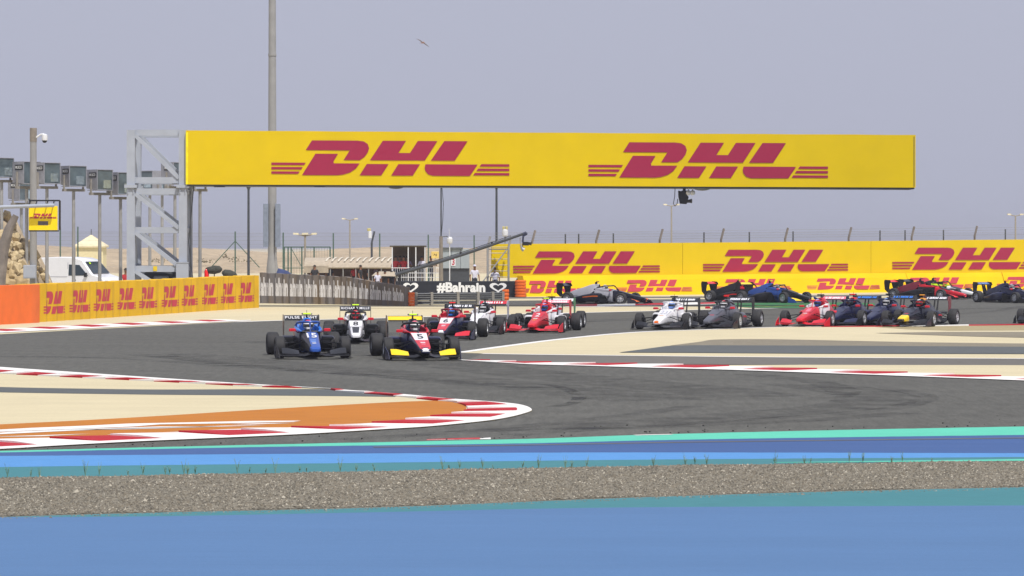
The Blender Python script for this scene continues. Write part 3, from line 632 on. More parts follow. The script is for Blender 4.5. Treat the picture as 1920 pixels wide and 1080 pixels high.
# rear wing
b = MB(); secs = []
for y in (-.45,0,.45): secs.append([(-3.27,y,.872),(-3.33,y,.90),(-3.52,y,.985),(-3.6,y,1.0),(-3.55,y,.965),(-3.36,y,.865)])
b.loft(secs); i_rw = part('rear_wing', b, 'rwing', angle=25)
b = MB(); b.add([(-3.325,.445,.902),(-3.325,-.445,.902),(-3.518,-.445,.989),(-3.518,.445,.989)], [(0,1,2,3)]); part('wing_face', b, 'rwface', i_rw)
for s in (-1, 1):
    b = MB(); b.prism([(-3.22,.86),(-3.30,1.0),(-3.62,1.02),(-3.66,.9),(-3.62,.5),(-3.45,.34),(-3.30,.36),(-3.34,.6),(-3.30,.84)], lambda u, v, d: (u, d, v), s*.453, s*.468); part('rear_endplate', b, 'rwend', i_rw, smooth=False)
    b = MB(); b.prism([(-3.1,.4),(-3.35,.88),(-3.45,.88),(-3.3,.4)], lambda u, v, d: (u, d, v), s*.05, s*.07); part('wing_support', b, '=black', i_rw, smooth=False)
b = MB(); b.loft([[(x,-.4,.40+z),(x,.4,.40+z),(x-.01,.4,.42+z),(x-.01,-.4,.42+z)] for x, z in ((-3.3,0),(-3.45,.04))]); b.loft([rrect(x,w,zb,zt) for x,w,zb,zt in ((-2.8,.14,.15,.42),(-3.4,.09,.18,.38),(-3.55,.05,.22,.34))]); part('gearbox', b, '=carbon')
# wheels
def lathe(prof, n=28):
    b = MB(); b.loft([[(r*math.cos(2*math.pi*k/n), y, r*math.sin(2*math.pi*k/n)) for k in range(n)] for y, r in prof], caps=False); return b
def wheel(r, w, s):
    h = w/2; ri = .175
    ty = lathe([(-h*.80,ri),(-h*.97,ri+.02),(-h,ri+.055),(-h*.96,r-.05),(-h*.86,r-.018),(-h*.7,r-.004),(0,r),(h*.7,r-.004),(h*.86,r-.018),(h*.96,r-.05),(h,ri+.055),(h*.97,ri+.02),(h*.80,ri)])
    rm = lathe([(-h*.78,ri-.002),(-h*.82,ri-.012),(-h*.3,ri-.02),(h*.3,ri-.02),(h*.84,ri-.012),(h*.80,ri-.002)])
    for e in (-1, 1):
        for k in range(8):
            a = 2*math.pi*k/8; ca, sa = math.cos(a), math.sin(a)
            p0 = Vector((.03*ca, e*h*.5, .03*sa)); p1 = Vector((.165*ca, e*h*.72, .165*sa)); rm.beam(p0, p1, .03, .02, up=(0,1,0))
        rm.loft([[(rr*math.cos(2*math.pi*k/12), e*y, rr*math.sin(2*math.pi*k/12)) for k in range(12)] for y, rr in ((h*.3,.07),(h*.66,.062),(h*.80,.035))])
    rm.loft([[(.165*math.cos(2*math.pi*k/16), y, .165*math.sin(2*math.pi*k/16)) for k in range(16)] for y in (-.01,.01)])
    return ty, rm
for (x, r, w) in ((0,.278,.25),(-2.88,.292,.315)):
    for s in (-1, 1):
        ty, rm = wheel(r, w, s); yc = s*(.9425-w/2)
        i = part('wheel', rm, '=rim', None, (x, yc, r), angle=30); part('tyre', ty, '=tyre', i, angle=30)
        b = MB(); yb = .20 if x == 0 else .14; ye = .9425-w+.03
        for (xo, zi, ze) in ((-.42,.44,.37),(.22,.40,.37),(-.42,.24,.19),(.22,.25,.19)):
            b.beam((x+xo, s*yb, zi), (x+.0, s*ye, ze), .035, .014)
        b.beam((x-.1,s*yb,.42),(x-.02,s*ye,.22), .022); b.bevbox((x-.09,min(s*ye,s*(ye-.1)),.17),(x+.09,max(s*ye,s*(ye-.1)),.40), .02); part('suspension', b, '=arm', smooth=False)
# driver: body, helmet > visor
J = [(0,0,.30),(0,0,.45),(-.03,0,.60),(-.04,0,.68),(-.04,0,.74)]; E = [(0,1),(1,2),(2,3),(3,4)]; R = [(.15,.11),(.15,.11),(.15,.10),.06,.06]
for s in (-1, 1):
    n = len(J); J += [(0,s*.17,.60),(.18,s*.20,.47),(.42,s*.13,.50),(.48,s*.12,.51)]; R += [.06,.045,.035,.036]; E += [(2,n),(n,n+1),(n+1,n+2),(n+2,n+3)]
    for k in range(4): J.append((.53,s*(.11+.0),.535-.022*k)); R.append(.011); E.append((n+3,len(J)-1)); J.append((.545,s*.085,.53-.022*k)); R.append(.009); E.append((len(J)-2,len(J)-1))
DRV_BODY = skin_mesh('driver_body', J, E, R)
DRV_BODY.materials.append(PT['white'])
b = MB(); b.sphere((-.02,0,.79), .135, 16, 10, sc=(1.08,.94,1.05)); b.loft([[(x,-.07*k,.70),(x,.07*k,.70),(x,.07*k,.745),(x,-.07*k,.745)] for x, k in ((.08,1),(.14,.75))]); DRV_HELM = b.mesh('helmet'); DRV_HELM.materials.append(PT['white'])
b = MB(); secs = []
for z, rr in ((.755,.146),(.79,.149),(.825,.146)):
    secs.append([(-.02+rr*1.06*math.cos(a), rr*.93*math.sin(a), z) for a in np.linspace(-1.25,1.25,12)])
b.loft(secs, caps=False, closed=False); DRV_VIS = b.mesh('visor'); DRV_VIS.materials.append(PT['glass'])
b = MB(); b.sphere((-.02,0,.79), .137, 14, 3, z0=.62, z1=1, sc=(1.08,.94,1.05)); DRV_TOP = b.mesh('helmet_crown'); DRV_TOP.materials.append(PT['white'])
BASE = dict(nose='white', panel='white', tip=None, tub='navy', surround='navy', sidepod='navy', cover='navy', airbox='black', fin='navy', halo='black', fwplane='black', flap='black', endplate='black',
            rwing='black', rwface=None, rwend='black', mirror='red', tcam='lime', print0=None, print1=None, print2=None, flank=None, band=None, trim=None, ntop=None, inset=None, scuttle=None)
def num_mesh(s, key):
    P, Fc, asp = text2d(s, .02); L = .40; w = .25 if len(s) > 1 else .15
    b = MB(); b.add([nose_top(.05-L*v, -(.5-u)*-w if False else (.5-u)*-w, .008) for u, v in P], Fc); return b.mesh('race_number', False)
def wing_text(s):
    P, Fc, asp = text2d(s, .012, 0, 1.12); L = .14
    b = MB(); b.add([(-3.34-L*v, .42-(u*.84), .9125+(.0857/.19)*L*v+.004) for u, v in [(1-u_, v_) for u_, v_ in P]], Fc); return b.mesh('wing_lettering', False)
def wing_marks(seed):                     # print too small to read in the photograph: a row of irregular strokes
    rr = random.Random(seed); b = MB(); u = .08
    while u < .90:
        w = rr.uniform(.03,.075); v0, v1 = rr.choice(((0,1),(0,.9),(.1,1),(0,1))); L = .14
        b.add([(-3.34-L*v, -.42+.84*uu, .9125+(.0857/.19)*L*v+.004) for uu, v in ((u,v0),(u+w,v0),(u+w*.9,v1),(u+w*.1,v1))], [(0,1,2,3)]); u += w+rr.choice((.008,.012,.05))
    return b.mesh('wing_print', False)
def f3car(px, py, yaw, label, dlabel, num=None, ncol='black', wtext=None, wcol='white', helm=('white','white','white'), **kw):
    liv = dict(BASE); liv.update(kw); c = gp(px, py)
    rz = math.atan2(-math.cos(math.radians(yaw)), math.sin(math.radians(yaw)))
    root = thing('racing_car', label, 'racing car', (c.x, c.y, 5*LV*0+.006), rz, 'single-seater racing cars on the track')
    made = []
    for name, me, key, par, loc in CARPARTS:
        k = key[1:] if key[0] == '=' else liv[key]
        if k is None: made.append(None); continue
        m = {'rim': M_rim, 'tyre': M_tyre, 'arm': M_arm}.get(k) or PT[k]
        o = bpy.data.objects.new(name, me); COL.objects.link(o); o.material_slots[0].link = 'OBJECT'; o.material_slots[0].material = m
        o.parent = made[par] if par is not None else root; o.location = loc; made.append(o)
    if num: put('race_number', num_mesh(num, ncol), PT[ncol], made[i_nose])
    if wtext and wtext[0] == '*': put('wing_print', wing_marks(px), PT[wcol], made[i_rw])
    elif wtext: put('wing_lettering', wing_text(wtext), PT[wcol], made[i_rw])
    ca, sa = math.cos(rz), math.sin(rz); dx = -1.22
    d = thing('person', dlabel, 'person', (c.x+ca*dx, c.y+sa*dx, .006), rz, 'helmeted drivers seated in the cars')
    put('body', DRV_BODY, PT[helm[2]], d); h = put('helmet', DRV_HELM, PT[helm[0]], d); put('visor', DRV_VIS, PT['glass'], h); put('helmet_crown', DRV_TOP, PT[helm[1]], h)
    return root
CARS = [
 dict(px=585.5, py=672, yaw=8.4, label='blue car with white number 15 and dark wings, leading at the left of the pack', dlabel='driver in white and red helmet inside the blue number 15 car', num='15', ncol='white', wtext='PULSE EIGHT',
      nose='blue', panel=None, tub='dnavy', surround='lblue', sidepod='dnavy', cover='blue', airbox='lblue', halo='blue', fwplane='carbon', flap='dark', endplate='carbon', tcam='lime', print0='bluevis', print1='bluevis', print2='white', fin='blue', flank='black', scuttle='dark', helm=('white','red','dark')),
 dict(px=667, py=644, yaw=3, label='white and black car with black number 8, between and behind the two leading cars', dlabel='driver in red and white helmet inside the white number 8 car', num='8', wtext='RICHARD MILLE',
      nose='white', panel='white', inset='dark', scuttle='dark', tub='black', surround='white', sidepod='black', cover='black', airbox='black', halo='black', tcam='lime', print0='dred', print1='dark', print2='dark', helm=('red','red','black')),
 dict(px=789, py=674.5, yaw=8.6, label='red and navy car with number 5 and yellow front and rear wings', dlabel='driver in pink and white helmet inside the number 5 car with yellow wings', num='5', ncol='dnavy',
      nose='navy', ntop='red', panel='white', tip='white', tub='navy', surround='red', sidepod='navy', cover='navy', airbox='dnavy', halo='dark', flap='yellow', endplate='navy', rwing='black', rwface='yellow', tcam='lime', mirror='red', print0='pink', print1='white', print2='pink', helm=('white','pink','dark')),
 dict(px=835, py=637, yaw=-6.5, label='red and navy car with number 6 and a red camera pod, right behind number 5', dlabel='driver in blue helmet inside the red number 6 car', num='6', ncol='dnavy', wtext='*', wcol='white',
      nose='navy', ntop='red', panel='white', tip='white', tub='navy', surround='red', sidepod='navy', cover='navy', airbox='black', halo='dred', flap='red', endplate='navy', rwing='black', tcam='bred', print0='pink', print1='white', print2='pink', helm=('lblue','lblue','dark')),
 dict(px=892, py=626.5, yaw=-9.5, label='white and black car half hidden behind number 6, with red and white rear wing print', dlabel='driver in white helmet inside the white car behind number 6',
      nose='white', panel='white', tub='white', surround='white', sidepod='black', cover='black', airbox='black', halo='black', rwface='red', rwend='silver', tcam='black', helm=('white','silver','black'), wtext='*', wcol='white'),
 dict(px=1007, py=623.5, yaw=-11.5, label='red car with white cockpit top and white number 2, lime camera pod above', dlabel='driver in blue and white helmet inside the red number 2 car', num='2', ncol='white', wtext='*', wcol='white',
      nose='red', panel='red', tub='white', surround='white', sidepod='white', cover='red', airbox='red', fin='red', halo='red', flap='red', endplate='red', fwplane='red', rwface='pink', rwend='red', tcam='lime', print0='white', print1='amber', print2='orange', helm=('blue','bluevis','red')),
 dict(px=1017, py=618.5, yaw=-11.5, label='white car with a white and green rear wing, almost hidden behind red number 2', dlabel='driver in dark helmet inside the car hidden behind red number 2',
      nose='silver', tub='silver', surround='silver', sidepod='white', cover='dred', airbox='black', rwface='white', rwend='green', tcam='black', halo='black', helm=('dark','dark','black')),
 dict(px=1243.5, py=617.5, yaw=-16, label='white car with orange nose tip and black wings, left of the dark grey car', dlabel='driver in pale blue helmet inside the white car with orange nose tip', num='23', ncol='silver', wtext='*', wcol='white',
      nose='white', panel='white', tip='orange', tub='white', surround='white', sidepod='white', cover='white', airbox='black', fin='white', halo='white', tcam='black', print0='amber', helm=('bluevis','lblue','white')),
 dict(px=1339, py=616, yaw=-19, label='dark grey car with thin red lines and a red camera pod', dlabel='driver in white and red helmet inside the dark grey car', wtext='*', wcol='white',
      nose='grey', panel='grey', tub='grey', surround='grey', sidepod='grey', cover='grey', airbox='grey', fin='grey', halo='dark', tcam='bred', print0='red', trim='red', helm=('white','red','grey')),
 dict(px=1514, py=612, yaw=-22, label='red car with white cockpit top and black camera pod, heading the group at the right', dlabel='driver in blue helmet inside the red car with black camera pod', num='1', ncol='pink', wtext='*', wcol='white',
      nose='red', panel='red', tub='white', surround='white', sidepod='red', cover='red', airbox='red', fin='white', halo='red', flap='red', endplate='red', fwplane='red', rwface='pink', tcam='black', print0='white', print1='orange', print2='orange', helm=('blue','bluevis','red')),
 dict(px=1574, py=610.5, yaw=-23, label='navy blue car with a red camera pod, close behind the red car at the right', dlabel='driver in dark helmet inside the navy car with red camera pod', wtext='*', wcol='lblue',
      nose='navy', panel='navy', tub='navy', surround='navy', airbox='red', halo='navy', tcam='bred', helm=('navy','navy','navy'), flap='navy'),
 dict(px=1643, py=609.5, yaw=-23, label='navy blue car with a black camera pod, beside the dark car with a yellow nose', dlabel='driver in white helmet inside the navy car with black camera pod', wtext='*', wcol='lblue',
      nose='navy', panel='navy', tub='navy', surround='navy', airbox='navy', halo='navy', tcam='black', helm=('white','bluevis','navy'), flap='navy', trim='red'),
 dict(px=1704, py=612.5, yaw=-24, label='dark navy car with yellow nose tip and amber roll hoop, among the right-hand group', dlabel='driver in red and white helmet inside the dark car with yellow nose', wtext='*', wcol='white',
      nose='dnavy', panel='dnavy', print0='red', band='yellow', tub='dnavy', surround='dnavy', sidepod='dnavy', cover='dnavy', airbox='amber', fin='dnavy', halo='dnavy', endplate='dnavy', rwend='dred', trim='red', tcam='amber', helm=('red','white','dnavy')),
 dict(px=1957, py=607.5, yaw=-24, label='black car cut off by the right edge, only a front tyre in view', dlabel='driver in black helmet inside the black car at the right edge', helm=('dark','dark','black'),
      nose='black', panel='black', tub='black', surround='black', sidepod='black', cover='black', fin='black', tcam='black'),
 dict(px=1178, py=570.5, yaw=63, label='silver car with dark lower half and orange line, in front of the yellow wall', dlabel='driver in white helmet inside the silver car by the yellow wall',
      nose='dnavy', panel='dnavy', tip='orange', tub='silver', surround='silver', sidepod='dnavy', cover='silver', airbox='silver', fin='silver', halo='dark', flap='orange', trim='orange', endplate='dnavy', rwing='dark', tcam='black', helm=('white','silver','dark')),
 dict(px=1437, py=566.5, yaw=52, label='black and red car half hidden behind the blue car in front of the yellow wall', dlabel='driver in black helmet inside the black and red car beside the blue car',
      nose='black', panel='black', tub='black', surround='red', sidepod='black', cover='black', airbox='black', fin='dred', halo='black', flap='bred', rwface='bred', trim='bred', tcam='lime', mirror='bred', helm=('dark','red','black')),
 dict(px=1491, py=568.5, yaw=42, label='bright blue car with yellow wings in front of the yellow wall', dlabel='driver in pink and white helmet inside the bright blue car',
      nose='black', panel='black', tub='blue', surround='blue', sidepod='black', cover='blue', airbox='blue', fin='blue', halo='dark', flap='yellow', endplate='blue', rwface='yellow', tcam='lime', print0='white', print1='white', helm=('white','pink','dark')),
 dict(px=1779, py=561.5, yaw=53, label='black car with red nose and red rear wing, far right by the wall', dlabel='driver in black helmet inside the black and red car at the far right',
      nose='red', panel='black', tub='black', surround='red', sidepod='black', cover='dred', airbox='black', fin='dred', halo='black', flap='bred', rwface='bred', tcam='black', print0='white', helm=('dark','dark','black')),
 dict(px=1800, py=559.5, yaw=50, label='black car with white nose and lime wing tips, tucked behind the red nosed car', dlabel='driver in yellow and black helmet inside the car with lime wing tips',
      nose='white', panel='black', tub='black', surround='lime', sidepod='black', cover='black', airbox='black', fin='black', flap='lime', rwface='dark', tcam='black', halo='black', helm=('dark','yellow','black')),
 dict(px=1928, py=568.5, yaw=32, label='navy car with a red camera pod, cut off at the right edge by the wall', dlabel='driver in white helmet inside the navy car at the right edge', wtext='*', wcol='bluevis',
      nose='navy', panel='navy', tub='navy', surround='navy', sidepod='navy', cover='navy', airbox='navy', fin='navy', halo='navy', rwing='navy', tcam='bred', helm=('white','white','navy'), flap='navy'),
]
for c_ in CARS: f3car(**c_)
# ------------------------------------------------------------------ track-side structures
M_steel = mat('painted_steel', lin(168,175,188), .5, var=.06, scale=2)
M_galv = mat('galvanised_steel', lin(164,164,164), .5, var=.12, scale=3, metal=.2)
M_dsteel = mat('dark_steel', lin(70,74,80), .5)
M_yel = mat('banner_yellow', lin(222,192,0), .7, var=.035, scale=.8, bump=.15, spec=.15)
M_yel2 = mat('wall_yellow', lin(238,196,0), .7, var=.05, scale=.5, bump=.1, spec=.15)
M_yel3 = mat('faded_yellow', lin(218,174,34), .7, var=.07, scale=1.5, spec=.2)
M_logo = mat('logo_red', lin(160,28,70), .55, var=.03)
M_logo2 = mat('logo_faded', lin(188,58,76), .6, var=.05)
M_orng = mat('orange_vinyl', lin(240,112,36), .5, var=.06, scale=2)
M_blk = mat('black_plastic', lin(36,37,40), .5)
M_conc = mat('mast_concrete', lin(152,152,152), .7, var=.08, scale=2)
M_wplast = mat('white_plastic', lin(226,228,232), .45, var=.03)
M_glass2 = mat('lamp_glass', lin(94,108,116), .15, var=.25, scale=2, spec=.8)
# gantry: trussed column on the left carrying a long yellow banner beam
YG = 146.3; sG = F/YG
g0 = ap(296, HY+sG*CH, YG); g = thing('banner_gantry', 'tall grey truss column carrying a long yellow banner beam out over the track', 'gantry', (g0.x, YG, 0))
def gl(px, py, dy=0.0):                   # gantry-local point
    p = ap(px, py, YG); return Vector((p.x-g0.x, dy, p.z))
xl, xr = gl(246,0).x, gl(343.5,0).x; zt, zm, dep = gl(0,244).z, gl(0,349).z, 2.3; pw = .37
for x in (xl, xr):
    for dy in (0, dep):
        b = MB(); b.box((x-pw/2, dy-pw/2, 0), (x+pw/2, dy+pw/2, zm-.08)); b.box((x-pw/2-.1, dy-pw/2-.1, zm-.08), (x+pw/2+.1, dy+pw/2+.1, zm+.06)); b.box((x-pw/2, dy-pw/2, zm+.06), (x+pw/2, dy+pw/2, zt))
        for k in (-1, 1): b.beam((x+k*.12, dy-pw/2-.03, zm-.35), (x+k*.12, dy-pw/2-.03, zm-.08), .03, .05)
        b.build('column_post', M_steel, g, smooth=False)
lev = [gl(0,y).z for y in (249,338,359,431.5,504)]+[.25]
for dy in (0, dep):
    for z in lev:
        b = MB(); b.box((xl+pw/2, dy-.1, z-.14), (xr-pw/2, dy+.1, z+.14)); b.build('cross_brace', M_steel, g, smooth=False)
    for z0, z1 in ((lev[0],lev[1]),(lev[2],lev[3]),(lev[3],lev[4]),(lev[4],lev[5])):
        b = MB(); b.beam((xl+pw/2, dy, z0-.1), (xr-pw/2, dy, z1+.1), .18, .30, up=(0,1,0)); b.build('diagonal_brace', M_steel, g, smooth=False)
for x in (xl, xr):
    for z in lev:
        b = MB(); b.box((x-.1, pw/2, z-.1), (x+.1, dep-pw/2, z+.1)); b.build('side_brace', M_steel, g, smooth=False)
    for z0, z1 in ((lev[0],lev[1]),(lev[2],lev[4])):
        b = MB(); b.beam((x, pw/2, z0-.1), (x, dep-pw/2, z1+.1), .14, .14); b.build('side_diagonal', M_steel, g, smooth=False)
bx0, bx1 = gl(350,0).x, gl(1715,0).x; bz1L, bz0L, bz1R, bz0R = gl(0,245).z, gl(0,346).z, gl(0,253.5).z, gl(0,352).z
b = MB(); N_ = 24; secs = []
for i in range(N_+1):
    t = i/N_; x = bx0+(bx1-bx0)*t; z0 = bz0L+(bz0R-bz0L)*t; z1 = bz1L+(bz1R-bz1L)*t; sg = .012*math.sin(i*2.1)
    secs.append([(x,-.35+sg*.3,z0),(x,1.9,z0),(x,1.9,z1),(x,-.35-sg*.3,z1+sg*.5)])
b.loft(secs); beam = b.build('banner_beam', M_yel, g, smooth=False)
b = MB(); secs = []
for i in range(N_+1):
    t = i/N_; x = bx0+.05+(bx1-bx0-.1)*t; z0 = bz0L+(bz0R-bz0L)*t
    secs.append([(x,-.3,z0-.07),(x,1.85,z0-.07),(x,1.85,z0-.004),(x,-.3,z0-.004)])
b.loft(secs); b.build('beam_soffit', M_dsteel, g, smooth=False)
b = MB(); b.box((bx0-.006,-.36,bz0L),(bx0+.10,-.354,bz1L-.08)); b.build('edge_strip', mat('bright_yellow', lin(255,236,0), .5), beam, smooth=False)  # narrow strip of brighter yellow at the left end of the beam
b = MB(); b.box((bx1-.09,-.364,bz0R+.05),(bx1-.055,-.358,bz1R-.08)); b.build('banner_seam', mat('seam_grey', lin(120,112,60), .6), beam, smooth=False)
for (xa, ya, xb, yb) in ((510,264.5,955,329.5),(1103,268,1551,334)):
    pa, pb = gl(xa,ya), gl(xb,yb); sl = (gl(0,252).z-gl(0,248.5).z)*-1*0
    logo_mb(lambda u, v: (pa.x+(pb.x-pa.x)*u, -.372, pb.z+(pa.z-pb.z)*v-.06*(u-.5))).build('logo', M_logo, beam, smooth=False)
for px in (412,600,740,905,1060,1130,1340,1500,1640):
    p = gl(px, 347); b = MB(); b.box((p.x-.25,-.2,p.z-.1),(p.x+.25,.1,p.z-.02)); b.build('bracket', M_dsteel, g, smooth=False)
b = MB(); p = gl(742,348); b.sphere((p.x,.3,p.z-.05), .34, 12, 4, z0=-1, z1=0, sc=(1.1,1,.3)); b.build('dome_lamp', M_dsteel, g)
# counterweight and boxes inside the column foot
b = MB(); b.bevbox((xl+.5,.5,0),(xr-.3,1.9,1.62),.08); b.build('base_ballast', mat('ballast_dark', lin(52,56,62), .7), g)
b = MB(); b.bevbox((xl+1.0,.1,0),(xl+1.7,.45,1.45),.05); b.bevbox((xl+1.85,.1,0),(xl+2.3,.45,1.4),.05); b.build('equipment_case', mat('case_grey', lin(108,114,120), .6), g)
b = MB(); b.box((xr-.28,-.45,1.0),(xr+.28,-.2,2.05)); b.box((xr-.3,-.47,2.05),(xr+.3,-.2,2.09)); b.build('junction_box', M_steel, g, smooth=False)
b = MB(); b.add([(xl+1.02,-.135,lev[4]-.1),(xl+1.2,-.135,lev[4]-.1),(xl+1.2,-.135,lev[4]+.12),(xl+1.02,-.135,lev[4]+.12)],[(0,1,2,3)]); b.build('warning_sticker', mat('sticker_yellow', lin(230,200,40), .6), g, smooth=False)
b = MB(); b.tube([(xr+.32,-.1,zm-.2),(xr+.36,-.1,3),(xr+.30,-.1,.2)], .03, 6); b.tube([(xr+.45,.3,zm),(xr+.2,.5,3),(xr+.5,.3,.5)], .025, 6); b.build('cable', M_dsteel, g)
# remote camera hung from the beam
c0 = ap(1283, 352.5, YG+.4); r = thing('remote_camera', 'black remote television camera hanging under the yellow gantry beam on a cable loop', 'camera', c0)
b = MB(); b.tube([(0,0,.03),(0,0,-.2)], .07, 8); b.bevbox((-.14,-.12,-.32),(.14,.12,-.12),.03); b.build('mount', M_blk, r)
b = MB(); b.loft([[(-.28,-.1,-.12),(.02,-.1,-.18),(.02,.1,-.18),(-.28,.1,-.12)],[(-.27,-.13,-.4),(.2,-.13,-.42),(.2,.13,-.42),(-.27,.13,-.4)],[(-.2,-.12,-.72),(.1,-.12,-.74),(.1,.12,-.74),(-.2,.12,-.72)]]); b.build('housing', M_blk, r)
b = MB(); b.tube([(.05,-.05,-.62),(.26,-.1,-.6),(.34,-.12,-.6)], [.07,.08,.11], 10); b.build('lens', M_blk, r)
b = MB(); b.tube([(-.42,0,.02),(-.44,0,-.4),(-.5,0,-.72),(-.42,0,-.84),(-.33,0,-.72),(-.3,0,-.5)], .018, 6); b.build('cable', M_blk, r)
for k in (0,1):
    b = MB(); b.sphere((.18+.2*k,-.1,-.22), .12, 10, 6); b.tube([(.18+.2*k,-.1,-.12),(.18+.2*k,-.1,.02)], .03, 6); b.build('dome', M_wplast, r); 
b = MB(); b.sphere((.82,0,.05), .42, 14, 4, z0=-1, z1=0, sc=(1.1,1,.42)); o = b.build('ceiling_dome', mat('dome_grey', lin(120,124,124), .4), r)

# ---- barriers made of wrapped tyre stacks
def fold_path(P, amp, pitch):
    """zig-zag path along a polyline; returns points with arc parameter"""
    R, L = resample(P, 400); n = int(L/pitch); out = []
    for i in range(n+1):
        t = min(1, max(0, (i+(random.uniform(-.25,.25) if 0 < i < n else 0))/n)); k = t*399; j = min(int(k), 398); a = Vector(R[j]); d = (Vector(R[j+1])-a).normalized(); p = a+d*((k-j)*L/399)
        nn = Vector((d.y, -d.x)); out.append(p+nn*(amp if i % 2 else -amp)*random.uniform(.25,1.5))
    return out, L
def folded_wall(name, label, cat, pts, heights, amp, pitch, mats, thick, letter, panel_folds, zoff=.0, cap=None):
    P = [gp(*q).xy for q in pts]; fp, L = fold_path(P, amp, pitch); o0 = fp[0]
    root = thing(name, label, cat, (o0.x, o0.y, 0)); n = len(fp)-1
    hz = lambda i: float(np.interp(i/n, [h[0] for h in heights], [h[1] for h in heights]))
    d_all = (fp[-1]-fp[0]).normalized(); back = Vector((-d_all.y, d_all.x))*thick
    i = 0
    while i < n:
        e = min(i+panel_folds, n); b = MB(); vs = []
        for k in range(i, e+1):
            p = fp[k]-o0; z = hz(k)*(1+.012*math.sin(k*1.7)); vs.append([(p.x, p.y, zoff), (p.x, p.y, z), (p.x+back.x, p.y+back.y, z-.01), (p.x+back.x, p.y+back.y, zoff)])
        b.loft(vs); pan = b.build('barrier_panel', mats[0], root, smooth=False)
        if letter and e-i == panel_folds:
            def fn(u, v, i=i, e=e):
                q_ = i+(e-i)*(letter['u0']+(letter['u1']-letter['u0'])*u); k = min(int(q_), e-1); t = q_-k
                a, c = fp[k]-o0, fp[k+1]-o0; p = a+(c-a)*t; dd = (c-a).normalized(); nn = Vector((dd.y, -dd.x))*.006
                if nn.dot(back) > 0: nn = -nn
                h = hz(q_); return (p.x+nn.x, p.y+nn.y, h*(letter['v0']+(letter['v1']-letter['v0'])*v))
            cuts = [((k-i)/(e-i)-letter['u0'])/(letter['u1']-letter['u0']) for k in range(i+1, e)]; cuts = [c for c in cuts if .001 < c < .999]
            m = logo_mb(fn, cuts) if letter['kind'] == 'logo' else text_mb(letter['text'], fn, cuts, .05)
            m.build('logo' if letter['kind'] == 'logo' else 'lettering', mats[1], pan, smooth=False)
        i = e
    return root
folded_wall('tyre_barrier', 'long yellow barrier with repeated red lettering along the left edge of the track', 'barrier',
            [(77,604),(483,577)], [(0,1.40),(.5,1.42),(1,1.47)], .045, .46, (M_yel3, M_logo2), 1.0, dict(kind='logo', u0=.1, u1=.92, v0=.20, v1=.80), 6)
p0 = gp(-60, 612); p1 = gp(74, 605); b = MB()
d = (p1-p0); vs = []
for k in range(9):
    p = p0+d*k/8; vs.append([(p.x,p.y,0),(p.x+.02,p.y-.03*math.sin(k),.7),(p.x,p.y,1.40),(p.x-.3,p.y+1.0,1.40),(p.x-.3,p.y+1.0,0)])
b.loft(vs); tag(b.build('barrier_end', M_orng, angle=60), 'plain orange padded barrier block at the far left edge', 'barrier')
folded_wall('banner_barrier', 'dark folded barrier with white lettering continuing behind the yellow one', 'barrier',
            [(486,568.5),(640,571),(758,574.2)], [(0,1.51),(.56,1.33),(.77,1.11),(.93,1.0),(1,.91)], .05, .245, (mat('dusty_black', lin(112,112,118), .7, var=.2, scale=1.5, c2=lin(124,104,76), stretch=(1,1,.25)), mat('dusty_white', lin(224,222,224), .7, var=.08)), .3,
            dict(kind='text', text='Bahrain', u0=.07, u1=.93, v0=.24, v1=.86), 4)
def stack(name, label, px, py, w, h, n, m):
    p = gp(px, py); r = thing(name, label, 'tyre stack', (p.x, p.y, 0)); dz = h/n
    for k in range(n):
        b = MB(); secs = []
        for z, rr in ((0.004,.44),(.2*dz,.5),(.8*dz,.5),(dz-.004,.44)): secs.append([(w*rr*math.cos(t), w*rr*math.sin(t), k*dz+z) for t in [j*math.pi/9 for j in range(18)]])
        b.loft(secs); b.build('tyre', m, r)
    return r
stack('tyre_stack', 'low orange tyre stack at the end of the dark folded barrier', 771, 574, .34, .66, 5, M_orng)
stack('tyre_stack', 'orange tyre stack between the black hashtag banner and the yellow wall', 976, 557.5, .62, .95, 6, M_orng)
stack('tyre_stack', 'orange tyre stack at the right end of the grey guardrail', 948, 569.5, .34, .70, 4, M_orng)
# guardrail
pa, pb = gp(776,572.5), gp(944,570.5); r = thing('guardrail', 'grey three-rail guardrail in front of the black hashtag banner', 'guardrail', pa); L = (pb-pa).length; r.rotation_euler = (0,0,math.atan2(pb.y-pa.y, pb.x-pa.x))
for k in range(3):
    b = MB(); z = .03+.19*k; b.loft([[(x,-.03,z),(x,-.08,z+.04),(x,-.02,z+.09),(x,-.08,z+.13),(x,-.03,z+.17),(x,-.01,z+.17),(x,-.01,z)] for x in (0, L)]); b.build('rail', mat('rail_grey', lin(118,120,122), .45, metal=.3), r)
for px in (779,808,857,895,923,942):
    x = (px-776)/168*L; b = MB(); b.box((x-.07,-.08,0),(x+.07,.05,.62)); b.build('rail_post', mat('post_beige', lin(152,148,140), .6), r, smooth=False)
